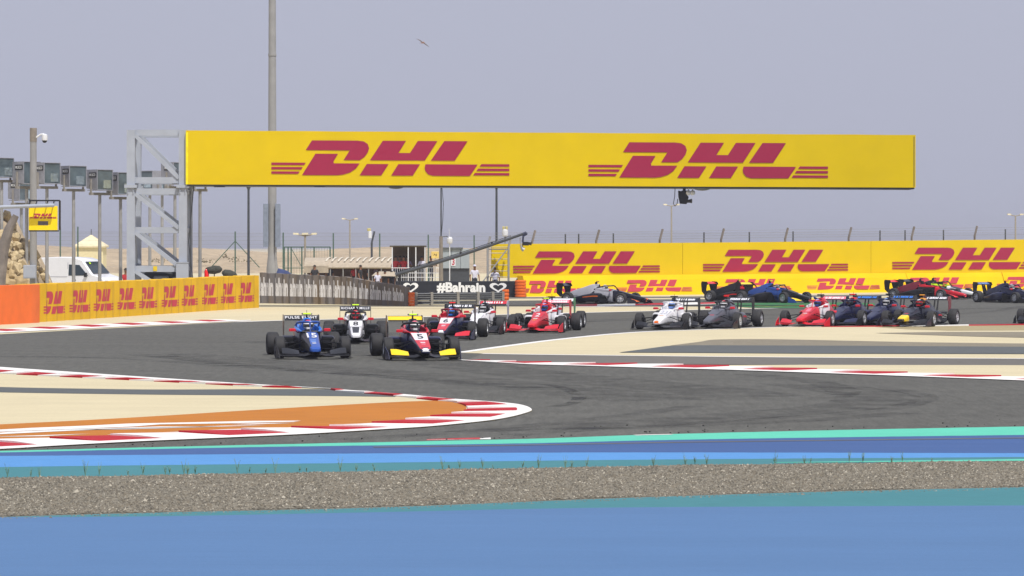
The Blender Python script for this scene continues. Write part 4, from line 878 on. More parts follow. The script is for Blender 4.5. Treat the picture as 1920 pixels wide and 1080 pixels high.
# hashtag banner
YB = 176.2; pa, pb = ap(742,0,YB), ap(969,0,YB); r = thing('banner_wall', 'low black banner wall with white hashtag lettering and a heart outline', 'banner', (pa.x, YB, 0)); L = pb.x-pa.x
zt_ = ap(0,527,YB).z
b = MB(); b.bevbox((0,0,0),(L,.5,zt_),.03); pn = b.build('banner_panel', mat('banner_black', lin(32,36,46), .6, var=.1), r, smooth=False)
M_wl = mat('letter_white', lin(236,238,240), .6, var=.02)
x0, x1 = (819-742)/227*L, (910-742)/227*L; z0, z1 = ap(0,549.8,YB).z, ap(0,529.2,YB).z
text_mb('#Bahrain', lambda u, v: (x0+(x1-x0)*u, -.004, z0+(z1-z0)*v), bold=.045).build('lettering', M_wl, pn, smooth=False)
def heart(xc, w, zc, h):
    b = MB(); pts = []
    for k in range(25):
        t = 2*math.pi*k/24; pts.append((xc+w*.5*(math.sin(t)**3), zc+h*.55*((13*math.cos(t)-5*math.cos(2*t)-2*math.cos(3*t)-math.cos(4*t))/17)+h*.06))
    for i in range(24):
        (ax,az),(bx_,bz) = pts[i], pts[i+1]; s_ = .60
        b.add([(ax,-.004,az),(bx_,-.004,bz),(xc+(bx_-xc)*s_,-.004,zc+(bz-zc)*s_),(xc+(ax-xc)*s_,-.004,zc+(az-zc)*s_)],[(0,1,2,3)])
    return b
heart((934-742)/227*L, .95, (z0+z1)/2, .60).build('heart_outline', M_wl, pn, smooth=False)
heart((770-742)/227*L, .85, (z0+z1)/2, .62).build('heart_outline', M_wl, pn, smooth=False)
# yellow wall: upper banner on a fence, lower wall of wrapped tyres
A, B = gp(958,556.5), gp(1920,545); d = (B-A); B2 = A+d*1.35; d = (B2-A); L = d.length; ux = d.normalized(); rz = math.atan2(d.y, d.x)
def wx(px, off=0.0):                     # local x on the wall for a photo column, at a depth behind the wall line
    k = (px-960)/F; ax, ay = A.x-ux.y*off, A.y+ux.x*off; return (ax-k*ay)/(k*ux.y-ux.x)
r = thing('advertising_wall', 'long high yellow advertising wall behind the cars at the right', 'wall', A, rz)
hb = [(wx(a, .62), wx(b_, .62)) for a, b_ in ((922,1280),(1280,1633),(1633,1990),(1990,2330))]
for i, (xa, xb) in enumerate(hb):
    za = [2.93,3.01,3.13,3.27][i]; zb_ = [3.01,3.13,3.27,3.4][i]; b = MB(); secs = []
    for k in range(13):
        t = k/12; x = xa+.015+(xb-xa-.03)*t; z = za+(zb_-za)*t; s_ = .03*math.sin(math.pi*t)*math.sin(i+k)
        secs.append([(x,.62+s_*.3,1.05),(x,.70,1.05),(x,.70,z),(x,.62,z+s_*.2)])
    b.loft(secs); pn = b.build('banner_panel', M_yel, r, smooth=False)
    lx = [(962,1237),(1318,1590),(1673,1950),(2030,2310)][i]; a_, c_ = wx(lx[0], .6), wx(lx[1], .6); zl0 = [1.28,1.31,1.36,1.4][i]; zl1 = [2.52,2.60,2.72,2.8][i]
    logo_mb(lambda u, v: (a_+(c_-a_)*u, .585, zl0+(zl1-zl0)*v)).build('logo', M_logo, pn, smooth=False)
lower = (955,1150,1350,1528,1700,1880,2060,2330); n_ = len(lower)-1
for i in range(n_):
    xa, xb = wx(lower[i])+(1.0 if i == 0 else 0), wx(lower[i+1]); b = MB(); secs = []
    for k in range(9):
        t = k/8; x = xa+.01+(xb-xa-.02)*t; s_ = .03*math.sin(math.pi*t*3+i)
        secs.append([(x,-.30+s_,0),(x,-.02+s_,.9),(x,.10+s_,1.16),(x,.58,1.17),(x,.58,0)])
    b.loft(secs); pn = b.build('wall_panel', M_yel2, r, smooth=False)
    lx = [(975,1095),(1155,1296),(1340,1480),(1512,1648),(1685,1825),(1868,2010),(2080,2230)][i]; a_, c_ = wx(lx[0], -.15), wx(lx[1], -.15)
    def fw(u, v):
        z = .22+.66*v; return (a_+(c_-a_)*u, -.30+.28*z/.9-.032, z)
    logo_mb(fw).build('logo', M_logo2, pn, smooth=False)

# ---- masts, poles and lamps
def pole(name, label, cat, px, top, Y, r0, r1=None, m=None, group=None, base=0.0):
    p = ap(px, top, Y); o = thing(name, label, cat, (p.x, Y, base), 0, group); b = MB(); b.tube([(0,0,0),(0,0,p.z-base)], [r0, r1 or r0], 12); b.build('pole', m or M_galv, o); return o, p.z-base
o, h = pole('tall_mast', 'very tall grey floodlight mast rising out of the frame behind the gantry beam', 'mast', 510.5, -70, 176, .25, .19, M_conc)
b = MB(); b.tube([(0,0,0),(0,0,1.6),(0,0,2.3)], [.34,.32,.24], 14); b.build('mast_base', M_conc, o)
b = MB(); zz = ap(0,105,176).z; b.tube([(0,0,zz),(0,0,zz+.12)], .235, 14); b.build('joint_collar', M_conc, o)
za, zb_ = ap(0,463,176).z, ap(0,382,176).z
for s_, wd in ((-1,.30),(1,.30)):
    b = MB(); b.bevbox((s_*.17-(.30 if s_ < 0 else -.02),-.42,za),(s_*.17+(-.02 if s_ < 0 else .30),-.18,zb_),.02); b.build('equipment_cabinet', mat('cabinet_blue_grey', lin(132,142,160), .5), o)
    b = MB(); b.beam((s_*.1,-.1,za+.2),(s_*.3,-.1,za+.2),.05); b.build('bracket', M_dsteel, o)
b = MB(); b.tube([(.2,-.22,0),(.2,-.22,za)], .05, 6); b.build('conduit', M_galv, o)
FL = [(3,289,328,0,150),(50,296,340,1,150),(88,298,340,1,149),(138,304,345,2,150),(187,311,352,1,151),(226,316,360,1,152),(40,330,371,3,158),(281,313,350,4,164),(304,315,352,4,170),(328,297,340,3,160),(375,320,345,1,152)]
FLAB = ['cut by the left edge','behind the security camera pole','just right of the security camera pole','second right of the camera pole','above the white van','touching the left post of the truss','smaller and lower, near the left edge','seen through the truss, left of two','seen through the truss, right of two','dark backed, behind the right truss post','right of the truss, hidden under the banner beam']
def floodlight(px, t, bt, kind, Y, lab):
    p = ap(px, bt+4, Y); o, h = pole('floodlight', 'box headed floodlight on a grey pole, '+lab, 'floodlight', px, bt+10, Y, .085, .075, M_galv, 'floodlights along the track')
    s_ = (bt-t)/(F/Y)
    k = s_/1.05; W, D, H = .95*k, .85*k, 1.0*k; yaw = {0:.75,1:.78,2:.66,3:.85,4:-.5}[kind]
    R_ = Matrix.Rotation(yaw, 3, 'Z'); z0 = h+.12
    def T(b):
        b.v = [tuple(R_ @ Vector(v)) for v in b.v]; return b
    b = MB(); zc = z0
    # open-fronted housing: two side plates, back, top and bottom
    b.hexa([(-W/2,-D/2,zc),(-W/2+.03,-D/2,zc),(-W/2+.03,D/2,zc+.1),(-W/2,D/2,zc+.1),(-W/2,-D/2,zc+H),(-W/2+.03,-D/2,zc+H),(-W/2+.03,D/2,zc+H),(-W/2,D/2,zc+H)])
    b.hexa([(W/2-.03,-D/2,zc),(W/2,-D/2,zc),(W/2,D/2,zc+.1),(W/2-.03,D/2,zc+.1),(W/2-.03,-D/2,zc+H),(W/2,-D/2,zc+H),(W/2,D/2,zc+H),(W/2-.03,D/2,zc+H)])
    b.box((-W/2+.03,D/2-.03,zc+.1),(W/2-.03,D/2,zc+H)); b.box((-W/2+.03,-D/2,zc+H-.03),(W/2-.03,D/2-.03,zc+H)); b.box((-W/2+.03,-D/2,zc),(W/2-.03,D/2-.03,zc+.03))
    hd = T(b).build('lamp_head', mat('lamp_housing', lin(150,152,162), .5), o, smooth=False)
    b = MB(); b.box((-W/2+.04,-D/2+.03,zc+.04),(W/2-.04,-D/2+.045,zc+H-.04)); T(b).build('lamp_glass', M_glass2, hd, smooth=False)
    b = MB(); b.box((-W*.1,-D/2+.01,zc+.1),(W*.36,-D/2+.028,zc+H*.5)); T(b).build('reflector', mat('reflector', lin(190,206,214), .15, metal=.7, var=.2), hd, smooth=False)
    b = MB(); b.box((-W/2-.012,-D*.42,zc+H*.62),(-W/2-.002,D*.25,zc+H*.86)); lb = T(b).build('maker_plate', M_blk, hd, smooth=False)
    q0 = text_mb('MUSCO', lambda u, v: tuple(R_ @ Vector((-W/2-.016, D*.2-D*.55*u, zc+H*.68+H*.13*v))), bold=.02); q0.build('plate_lettering', M_wl, lb, smooth=False)
    b = MB()
    for sx in (-1, 1): b.beam((sx*(W/2+.05),0,zc-.16),(sx*(W/2+.05),0,zc+H*.55),.09,.05)
    b.box((-W/2-.1,-.1,zc-.22),(W/2+.1,.1,zc-.1)); T(b).build('yoke', mat('yoke_grey', lin(150,146,140), .6), o, smooth=False)
    b = MB(); b.tube([(0,0,h-.02),(0,0,zc-.2)], .1, 10); b.build('collar', M_galv, o)
for (px, t, bt, k, Y), lab in zip(FL, FLAB): floodlight(px, t, bt, k, Y, lab)
o, h = pole('camera_pole', 'grey pole with a white dome security camera on a short arm, left of the floodlights', 'camera pole', 62.5, 240, 128, .15, .13, M_conc)
b = MB(); b.tube([(0,0,h-.55),(0,0,h)], .142, 12); b.build('pole_sleeve', mat('sleeve_brown', lin(140,132,122), .6), o)
b = MB(); b.tube([(.12,-.05,h-.38),(.3,-.05,h-.26),(.42,-.05,h-.24),(.46,-.05,h-.3)], .035, 8); b.build('camera_arm', M_wplast, o)
b = MB(); b.loft([[(.46+rr*math.cos(t),-.05+rr*math.sin(t),h-z) for t in [k*math.pi/7 for k in range(14)]] for z, rr in ((.24,.05),(.28,.11),(.42,.12),(.50,.11))]); cm = b.build('dome_camera', M_wplast, o)
b = MB(); b.sphere((.46,-.05,h-.50), .10, 12, 4, z0=-1, z1=0); b.build('camera_lens', M_blk, cm)
b = MB(); p0 = ap(46,497,128); b.bevbox((p0.x-ap(62.5,0,128).x,-.35,ap(0,522,128).z),(ap(69,0,128).x-ap(62.5,0,128).x,-.16,p0.z),.015); b.build('junction_box', M_steel, o, smooth=False)
# small sign on its bar
YS = 126; p = ap(81,409,YS); o = thing('hanging_sign', 'small square yellow sign with red lettering hung from a horizontal grey bar', 'sign', (p.x, YS, p.z))
w2, h2 = 27/(F/YS), 22.5/(F/YS)
b = MB(); b.bevbox((-w2,-.04,-h2),(w2,.02,h2),.01); pn = b.build('sign_board', mat('sign_yellow', lin(255,222,0), .5, var=.02), o, smooth=False)
logo_mb(lambda u, v: (-w2*.93+w2*1.86*u, -.046, -.02+.2*v)).build('logo', M_logo2, pn, smooth=False)
b = MB(); b.add([(-.2,-.046,-.28),(.2,-.046,-.28),(.2,-.046,-.12),(-.2,-.046,-.12)],[(0,1,2,3)]); b.build('dark_label', mat('label_grey', lin(104,98,100), .6), pn, smooth=False)
b = MB(); b.tube([(-1.9,-.35,.42),(w2*.85,-.35,.50)], .075, 10); b.build('bar', M_steel, o)
b = MB(); b.beam((-w2,.05,h2+.22),(w2+.08,.05,h2+.22),.06); b.beam((w2+.08,.05,h2+.22),(w2+.08,.05,-h2),.07); b.beam((-w2,.05,-h2-.03),(w2+.05,.05,-h2-.03),.05)
for x in (-w2*.9,-w2*.45,w2*.3,w2*.75): b.beam((x,-.3,.5),(x,.05,h2+.2),.04)
b.build('frame', M_blk, o, smooth=False)
b = MB(); b.beam((-1.9,.1,.4),(-1.9,.1,-p.z),.09); b.build('stand', M_dsteel, o, smooth=False)
# ------------------------------------------------------------------ background, left to right
# rocky bank and curved debris fence at the left edge
p = gp(20, 586); M_rock = [mat('rock_pale', gcol(236,214,170), .9, var=.14, scale=1.5, bump=.6), mat('rock_tan', gcol(214,188,142), .9, var=.14, scale=1.5, bump=.6)]
def rock_mesh(seed):
    rr = random.Random(seed); bm = bmesh.new(); bmesh.ops.create_icosphere(bm, subdivisions=1, radius=1)
    for v in bm.verts: v.co *= rr.uniform(.72,1.2)
    me = bpy.data.meshes.new('rock'); bm.to_mesh(me); bm.free(); return me
RM = [rock_mesh(i) for i in range(6)]
YR = 150
b = MB(); vs = []
prof = [(-60,360),(8,395),(20,421),(30,440),(48,452),(66,488),(76,512),(92,560)]
for j in range(5):
    for px, py in prof:
        q_ = ap(px, py, YR); k = j/4; vs.append((q_.x, YR-2.2+j*1.5, max(-.1, q_.z*(.45+.55*math.sin(math.pi*.5*min(1,k*1.6))))-.45))
n = len(prof); b.add(vs, [(j*n+i, j*n+i+1, (j+1)*n+i+1, (j+1)*n+i) for j in range(4) for i in range(n-1)])
bank = thing('rock_bank', 'steep bank of pale broken rock at the far left behind the orange block', 'rock bank', (0,0,0)); b.build('bank_core', M_dune, bank, angle=80)
for me in RM:
    for m in M_rock: me.materials.append(M_rock[0]); break
cnt = 0
for i in range(230):
    px = random.uniform(-40, 90); k = random.uniform(0,.62); q_ = ap(px, float(np.interp(px, [a for a,_ in prof], [c for _,c in prof])), YR); zr = q_.z*(.45+.55*math.sin(math.pi*.5*min(1,k*1.6)))-.3
    if i % 2: k = random.uniform(-.05,.02); zr = random.uniform(0, max(.1, q_.z*.45))
    o = bpy.data.objects.new('rock', RM[i % 6]); COL.objects.link(o); o.parent = bank; s_ = random.uniform(.10,.32)
    o.location = (q_.x, YR-2.2+6*k, max(.05, zr)); o.scale = (s_*random.uniform(.8,1.5), s_, s_*random.uniform(.6,1)); o.rotation_euler = (random.uniform(0,6),random.uniform(0,6),random.uniform(0,6))
    o.material_slots[0].link = 'OBJECT'; o.material_slots[0].material = M_rock[i % 2]
o = thing('debris_fence', 'grey debris fence post with curved top at the far left edge', 'fence', ap(-6, 586, 133)); o.location.z = 0
b = MB(); zf = lambda y: ap(0,y,133).z
b.tube([(0,0,0),(.1,0,zf(520)),(.25,0,zf(470)),(.50,0,zf(430)),(.80,0,zf(404))], [.30,.28,.25,.20,.13], 10); b.build('post', mat('post_weathered', lin(132,124,118), .8, var=.2, scale=3), o)
for k in range(5):
    z = .6+k*.55; b = MB(); b.tube([(-3,.05,z),(.1+.02*k,.05,z)], .02, 5); b.build('cable', M_dsteel, o)
# white van
def van():
    c = ap(150, 500, 160); r = thing('parked_van', 'white panel van parked behind the floodlight poles, facing right', 'van', (c.x-.1, 160, 0), math.atan2(-math.cos(math.radians(66)), math.sin(math.radians(66))))
    W = .93; b = MB(); prof = [(-2.15,.35),(-2.2,1.2),(-2.15,2.05),(-2.0,2.22),(-.6,2.28),(.35,2.24),(.75,2.12),(1.35,1.42),(1.95,1.25),(2.1,1.0),(2.12,.4)]
    secs = []
    for y, k in ((-W,0),(-W+.06,1),(W-.06,1),(W,0)):
        secs.append([(x*(1 if k else .985), y*(1-.10*max(0,(z-1.3))), z-(0 if k else .03 if z > 1 else -.03)) for x, z in prof])
    b.loft(secs); b.build('body', mat('van_white', lin(236,238,244), .3, var=.02, coat=.6), r, angle=30)
    g_ = mat('van_glass', lin(38,52,60), .08, spec=.8, var=.1)
    b = MB(); b.add([(.84,-.70,2.03),(1.36,-.78,1.46),(1.36,.78,1.46),(.84,.70,2.03)],[(0,1,2,3)]); b.v = [(x+.012,y,z+.02) for x,y,z in b.v]; b.build('windscreen', g_, r, smooth=False)
    for s_ in (-1,1):
        b = MB(); yy = lambda z: s_*(W*(1-.10*max(0,z-1.3))+.006)
        b.add([(.02,yy(1.35),1.35),(.02,yy(1.85),1.9),(.62,yy(1.85),1.88),(1.15,yy(1.35),1.35)],[(0,1,2,3)]); b.build('side_window', g_, r, smooth=False)
        b = MB(); b.add([(-.05,yy(.5),.5),(-.03,yy(.5),.5),(-.03,yy(1.9),2.0),(-.05,yy(1.9),2.0)],[(0,1,2,3)]); b.add([(-1.2,yy(1.2),1.28),(-.05,yy(1.2),1.28),(-.05,yy(1.2),1.30),(-1.2,yy(1.2),1.30)],[(0,1,2,3)]); b.build('door_seam', mat('seam_dark', lin(150,150,160), .6), r, smooth=False)
        b = MB(); b.box((.25,s_*W*1.0-.02,1.1),(.45,s_*W*1.0+.03,1.15)); b.build('door_handle', M_blk, r, smooth=False)
        b = MB(); b.bevbox((1.0,s_*1.02-.08,1.28),(1.12,s_*1.02+.08,1.5),.02); b.build('wing_mirror', M_blk, r)
        b = MB(); b.bevbox((1.9,s_*.68-.16,.92),(2.1,s_*.68+.16,1.1),.03); b.build('headlight', M_glass2, r)
        for x in (-1.35,1.35):
            ty, rm = wheel(.32,.2,s_); i_ = put('wheel', rm.mesh('van_rim'), M_rim, r); i_.location = (x, s_*.84, .32); put('tyre', ty.mesh('van_tyre'), M_tyre, i_)
    b = MB(); b.bevbox((2.0,-.85,.35),(2.18,.85,.62),.04); b.build('bumper', M_blk, r)
    b = MB(); b.add([(.92,-.52,1.97),(.98,-.53,1.9),(.98,-.40,1.9),(.92,-.39,1.97)],[(0,1,2,3)]); b.v = [(x+.03,y,z+.035) for x,y,z in b.v]; b.build('permit_sticker', PT['lime'], r, smooth=False)
van()
# pyramid-roofed hut
c = ap(171, 490, 235); r = thing('guard_hut', 'small cream hut with a pyramid roof behind the white van', 'hut', (c.x, 235, 0)); s_ = F/235
b = MB(); b.bevbox((-1.0,-1,0),(1.0,1,2.78),.03); wl_ = b.build('wall', mat('cream_plaster', lin(226,214,172), .8, var=.06), r, smooth=False)
zt_ = ap(0,440.5,235).z; b = MB(); b.loft([[(-1.15,-1.15,2.72),(1.15,-1.15,2.72),(1.15,1.15,2.72),(-1.15,1.15,2.72)],[(-1.15,-1.15,2.85),(1.15,-1.15,2.85),(1.15,1.15,2.85),(-1.15,1.15,2.85)],[(-.45,-.45,3.35),(.45,-.45,3.35),(.45,.45,3.35),(-.45,.45,3.35)],[(-.05,-.05,zt_),(.05,-.05,zt_),(.05,.05,zt_),(-.05,.05,zt_)]])
rf = b.build('roof', mat('cream_roof', lin(226,214,180), .8, var=.08, scale=4), r, smooth=False); b = MB(); b.tube([(0,0,zt_-.05),(0,0,zt_+.42)], .03, 5); b.build('finial', M_dsteel, rf)
# people and kit round the gantry foot
SH = dict(white=mat('shirt_white', lin(206,206,226), .8, var=.06), red=mat('shirt_red', lin(190,50,56), .8), navy=mat('cloth_navy', lin(44,48,66), .8), dark=mat('cloth_dark', lin(46,46,50), .8), purple=mat('cloth_violet', lin(140,126,160), .8), khaki=mat('cloth_khaki', lin(150,136,110), .8), blue=mat('cloth_blue', lin(70,80,140), .8))
def at(px, Y): return ((px-960)*Y/F, Y, 0)
person(at(236,156), 0, SH['red'], SH['dark'], 'person in red overalls standing left of the truss column behind the barrier', h=.98)
c = at(387.5,147.5); b = MB(); b.tube([(0,0,0),(0,0,1.15),(0,0,1.35),(0,0,1.55),(0,0,1.62)], [.09,.09,.13,.13,.04], 10); r = thing('fire_extinguisher', 'red fire extinguisher standing on a white drum right of the gantry', 'fire extinguisher', (c[0], c[1], 0))
b = MB(); b.tube([(0,0,1.32),(0,0,1.66),(0,0,1.76)], [.11,.11,.04], 12); b.build('bottle', PT['bred'], r); b = MB(); b.tube([(0,0,0),(0,0,1.3)], .15, 12); b.build('drum', M_wplast, r); b = MB(); b.beam((-.05,0,1.78),(.1,0,1.84),.04); b.tube([(0,0,1.74),(0,0,1.8)], .03, 6); b.build('handle', M_blk, r)
c = at(412,147.5); r = thing('fuzzy_microphone', 'pair of fuzzy dark microphone windshields on stands behind the yellow barrier', 'microphone', (c[0], c[1], 0))
for dx, z, a, rr in ((-.25,1.72,.1,.2),(.45,1.52,-.25,.2)):
    b = MB(); d_ = Vector((math.cos(a),0,math.sin(a)))*.36; b.tube([Vector((dx,0,z))-d_, Vector((dx,0,z))-d_*.7, Vector((dx,0,z)), Vector((dx,0,z))+d_*.7, Vector((dx,0,z))+d_], [.05,.16,.2,.16,.05], 12); b.build('windshield', mat('fur_dark', lin(78,80,74), .95, var=.3, scale=20, bump=1), r)
    b = MB(); b.tube([(dx,0,0),(dx,0,z-.15)], .025, 6); b.build('stand', M_blk, r)
# covered tent with arched roof and white slats
YT = 202; s_ = F/YT; xa, xb = ap(573,0,YT).x, ap(742,0,YT).x; c = ((xa+xb)/2, YT, 0); r = thing('arched_canopy', 'low beige canopy with an arched roof and white ribs behind the dark barrier', 'canopy', c); Lx = xb-xa
M_canv = mat('canvas_beige', lin(178,166,148), .85, var=.1); zt_ = ap(0,483,YT).z
for k in range(2):
    b = MB(); x0_ = -Lx/2+k*Lx*.27; w_ = Lx*(.27 if k == 0 else .73); secs = []
    for x in (x0_+.01, x0_+w_-.01):
        hh = zt_*(1.0 if k == 0 else .97); secs.append([(x+(0 if k == 0 else (j-4)*.05), 1.6*math.cos(math.pi*j/8)*-1, hh-.55+.55*math.sin(math.pi*j/8)) for j in range(9)]+[(x, 1.5*math.cos(math.pi*(8-j)/8)*-1, hh-.62+.53*math.sin(math.pi*(8-j)/8)) for j in range(9)])
    b.loft(secs); b.build('roof', M_canv, r)
for k in range(12):
    x = -Lx/2+Lx*(.24+.75*k/11); b = MB(); secs = []
    for j in range(9):
        t = math.pi*(.2+.35*j/8); y, z = -1.63*math.cos(t), zt_-.58+.58*math.sin(t)
        secs.append([(x+j*.035-.05,y,z),(x+j*.035+.05,y,z),(x+j*.035+.05,y,z+.04),(x+j*.035-.05,y,z+.04)])
    b.loft(secs); b.build('roof_rib', mat('rib_white', lin(212,204,188), .6), r)
b = MB(); b.add([(-Lx/2,-1.58,zt_-.95),(-Lx*.23,-1.58,zt_-.95),(-Lx*.23,-1.58,zt_-.5),(-Lx/2,-1.58,zt_-.5)],[(0,1,2,3)]); b.build('valance', M_canv, r, smooth=False)
b = MB(); b.box((-Lx/2+.02,1.2,0),(Lx/2,1.3,zt_-.6)); b.build('shade_sheet', mat('tent_shade', lin(96,78,66), .9, var=.2), r, smooth=False)  # dark brown sheet standing in for the shade under the canopy
for k in range(8):
    x = -Lx/2+.05+(Lx-.1)*k/7; b = MB(); b.tube([(x,-1.5,0),(x,-1.5,zt_-.55)], .035, 6); b.build('leg', M_galv, r)
for i, px in enumerate((590,618,664,676,690,704)):
    person(at(px,200.3+(i % 3)*.5), .4*i, SH[('dark','navy','red','dark','navy','purple')[i]], SH['dark'], ['person in dark clothes in the shade at the left of the arched canopy','person in navy clothes second from left under the arched canopy','person in red shirt at the middle of the arched canopy','person in dark clothes right of the red shirt under the canopy','person in navy clothes near the right end of the canopy','person in violet shirt at the right end of the canopy'][i], h=.92)
c = ap(535,512,165); r = thing('covered_equipment', 'blue tarpaulin thrown over a box behind the dark barrier by the mast', 'tarpaulin', (c.x,165,0)); b = MB(); b.loft([[(-.55,-.3,0),(.5,-.3,0),(.5,.3,0),(-.55,.3,0)],[(-.48,-.28,1.35),(.42,-.28,1.3),(.42,.3,1.3),(-.48,.3,1.35)],[(-.35,-.2,1.68),(.1,-.2,1.55),(.15,.2,1.5),(-.3,.2,1.62)]]); b.build('tarpaulin', mat('tarp_blue', lin(62,76,124), .7, var=.2), r)
# second low sunshade right of the canopy
c = ap(722,515,186); r = thing('sunshade', 'low cream sunshade with people beneath at the right of the arched canopy', 'sunshade', (c.x,186,0)); b = MB(); zz = ap(0,509,186).z; b.loft([[(-.75,-.8,zz-.25),(.75,-.8,zz-.28),(.75,.8,zz-.25),(-.75,.8,zz-.25)],[(-.5,-.5,zz-.02),(.5,-.5,zz-.05),(.5,.5,zz),(-.5,.5,zz)]]); b.build('cover', M_canv, r)
for x in (-.7,.7): b = MB(); b.tube([(x,-.7,0),(x,-.7,zz-.2)], .03, 6); b.build('leg', M_galv, r)
for i, px in enumerate((708,722,734)): person(at(px,185+.4*i), .5-i*.4, SH[('white','dark','navy')[i]], SH['dark'], ['person in white shirt under the cream sunshade','person in dark shirt in the middle under the cream sunshade','person in navy shirt at the right under the cream sunshade'][i], h=.78)
# green mesh gate and fence line
M_gr = mat('fence_green', lin(74,98,86), .6)
YF = 232; c = ap(575,0,YF); r = thing('mesh_gate', 'green steel mesh gate in the far fence, right of the tall mast', 'gate', (c.x,YF,0)); zt_ = ap(0,463,YF).z; x0_, x1_ = ap(533,0,YF).x-c.x, ap(619,0,YF).x-c.x
for x in (x0_, x0_+.28, x0_+.5, -.35, (x0_+x1_)*.5+.5, x1_): b = MB(); b.box((x-.05,-.05,0),(x+.05,.05,zt_)); b.build('gate_post', M_gr, r, smooth=False)
b = MB(); b.box((x0_,-.06,zt_-.05),(x1_,.06,zt_+.03)); b.box((x0_,-.06,1.2),(x1_,.06,1.26)); b.beam((x0_+.5,0,zt_-.1),(-.35,0,1.3),.05); b.build('gate_rail', M_gr, r, smooth=False)
b = MB()
for k in range(16): x = x0_+.3+(x1_-x0_-.3)*k/15; b.beam((x,.03,0),(x,.03,zt_),.012)
o_ = b.build('mesh_bars', M_gr, r, smooth=False); o_['kind'] = 'stuff'
YW = 225; r = thing('wire_fence', 'far wire fence with thin green posts across the desert behind the track', 'fence', (0,YW,0))
for px, tp in ((113,425),(146,425),(326,440),(441,434),(531,436),(625,437),(712,438),(803,440),(889,441)):
    p = ap(px, tp, YW); b = MB(); b.beam((p.x,0,0),(p.x,0,p.z),.09); b.build('fence_post', M_gr, r, smooth=False)
p = ap(441,452,YW)
for s__ in (-1,1): b = MB(); b.beam((p.x,0,p.z),(p.x+s__*1.7,0,p.z-1.85),.06); b.build('stay', M_gr, r, smooth=False)
for py in (437,444,451,458,500):
    z = ap(0,py,YW).z; b = MB(); b.beam((ap(-300,0,YW).x,.05,z),(ap(950,0,YW).x,.05,z),.012); b.build('wire', M_galv, r, smooth=False)
# lamp posts and thin poles
def street_lamp(px, top, Y, n, lab, sp=15):
    o, h = pole('street_lamp', lab, 'street lamp', px, top, Y, .09, .06, mat('lamp_post_beige', lin(158,150,136), .6), 'street lamps beyond the track'); k = sp/(F/Y)
    for s__ in ((-1,1) if n == 2 else (-1,0,1)):
        b = MB(); b.tube([(0,0,h-.05),(s__*k*.6,0,h+.05),(s__*k*.7,0,h+.05)], .045, 6); b.build('arm', mat('lamp_post_beige', (0,0,0)), o)
        b = MB(); b.loft([[(s__*k*x+dx*.2,-w,h+.02+z),(s__*k*x+dx*.2,w,h+.02+z),(s__*k*x+dx*.2,w*.7,h+.14+z),(s__*k*x+dx*.2,-w*.7,h+.14+z)] for x, dx, w, z in ((.55,-1 if s__==0 else 0,.12,0),(1.0,1 if s__==0 else 0,.16,.02))]); b.build('lamp_head', mat('lamp_head_cream', lin(206,196,164), .5), o)
street_lamp(656,412,300,2,'beige double street lamp beyond the tent, in the clear sky gap')
street_lamp(572,441,205,3,'triple headed street lamp left of the arched canopy',22)
street_lamp(1259,385.5,285,2,'double street lamp behind the yellow wall under the gantry camera')
street_lamp(1904,404,270,2,'double street lamp at the right edge above the yellow wall')
for px, top, Y, rr, lab in ((466,347,172,.075,'thin dark pole with a flared top left of the tall mast'),(931,347,190,.08,'thin dark pole with a flared top behind the scaffold tower'),(827,350,183,.05,'thin dark pole carrying a loose cable behind the black banner')):
    o, h = pole('thin_pole', lab, 'pole', px, top, Y, rr, rr*.8, M_dsteel)
    if px != 827: b = MB(); b.tube([(0,0,h-.25),(0,0,h),(0,0,h+.1)], [.06,.17,.17], 8); b.build('pole_head', M_dsteel, o)
    else:
        b = MB(); b.tube([(.05,0,h),(.13,0,h*.85),(.10,0,h*.7),(.02,0,h*.55)], .018, 5); b.build('cable', M_blk, o)
        b = MB(); b.tube([(0,-.05,0),(0,-.05,ap(0,443,Y).z),], [.13,.10], 8); b.build('sleeve', mat('sleeve_brown', (0,0,0)), o)
        b = MB(); b.tube([(0,-.05,ap(0,443,Y).z-.03),(.35,-.05,ap(0,443,Y).z),(.42,-.05,ap(0,446,Y).z)], .03, 6); b.build('arm', M_dsteel, o)
o, h = pole('camera_pole', 'dark bent-top pole with a small white camera right of the street lamp', 'camera pole', 697, 455, 210, .07, .07, M_dsteel); b = MB(); b.tube([(0,0,h),(.18,0,h+.75)], .07, 6); b.build('angled_top', M_dsteel, o)
b = MB(); b.bevbox((-.22,-.1,h+.3),(.0,.1,h+.75),.04); cm = b.build('camera_box', M_wplast, o); b = MB(); b.bevbox((-.30,-.08,h+.76),(-.06,.08,h+.95),.03); b.build('beacon', mat('beacon_yellow', lin(200,190,130), .5), o)
# platform with dark board, cabinet with sign
YP = 188; c = ap(767,0,YP); r = thing('spectator_stand', 'brown screened timing stand with white rails, behind the right end of the dark barrier', 'stand', (c.x,YP,0)); x0_, x1_ = ap(735.5,0,YP).x-c.x, ap(798,0,YP).x-c.x; zt_, zb_ = ap(0,462,YP).z, ap(0,503,YP).z
b = MB(); b.box((x0_,.4,.5),(x1_,.46,zt_)); b.build('screen', mat('screen_brown', lin(98,84,70), .8, var=.15, scale=3), r, smooth=False)
b = MB(); b.box((x0_-.1,-1.4,zt_-.03),(x1_+.05,.5,zt_+.05)); b.build('awning', mat('awning_brown', lin(84,76,60), .9, var=.2), r, smooth=False)
b = MB(); b.box((x0_,-1.4,.45),(x1_+.9,.4,.55)); b.build('deck', M_galv, r, smooth=False)
for x in (x0_+.05, (x0_+x1_)*.35, x1_*.45, x1_, x1_+.85): b = MB(); b.beam((x,-1.35,0),(x,-1.35,zt_ if x < x1_+.1 else 1.55),.06); b.build('stand_post', M_wplast, r, smooth=False)
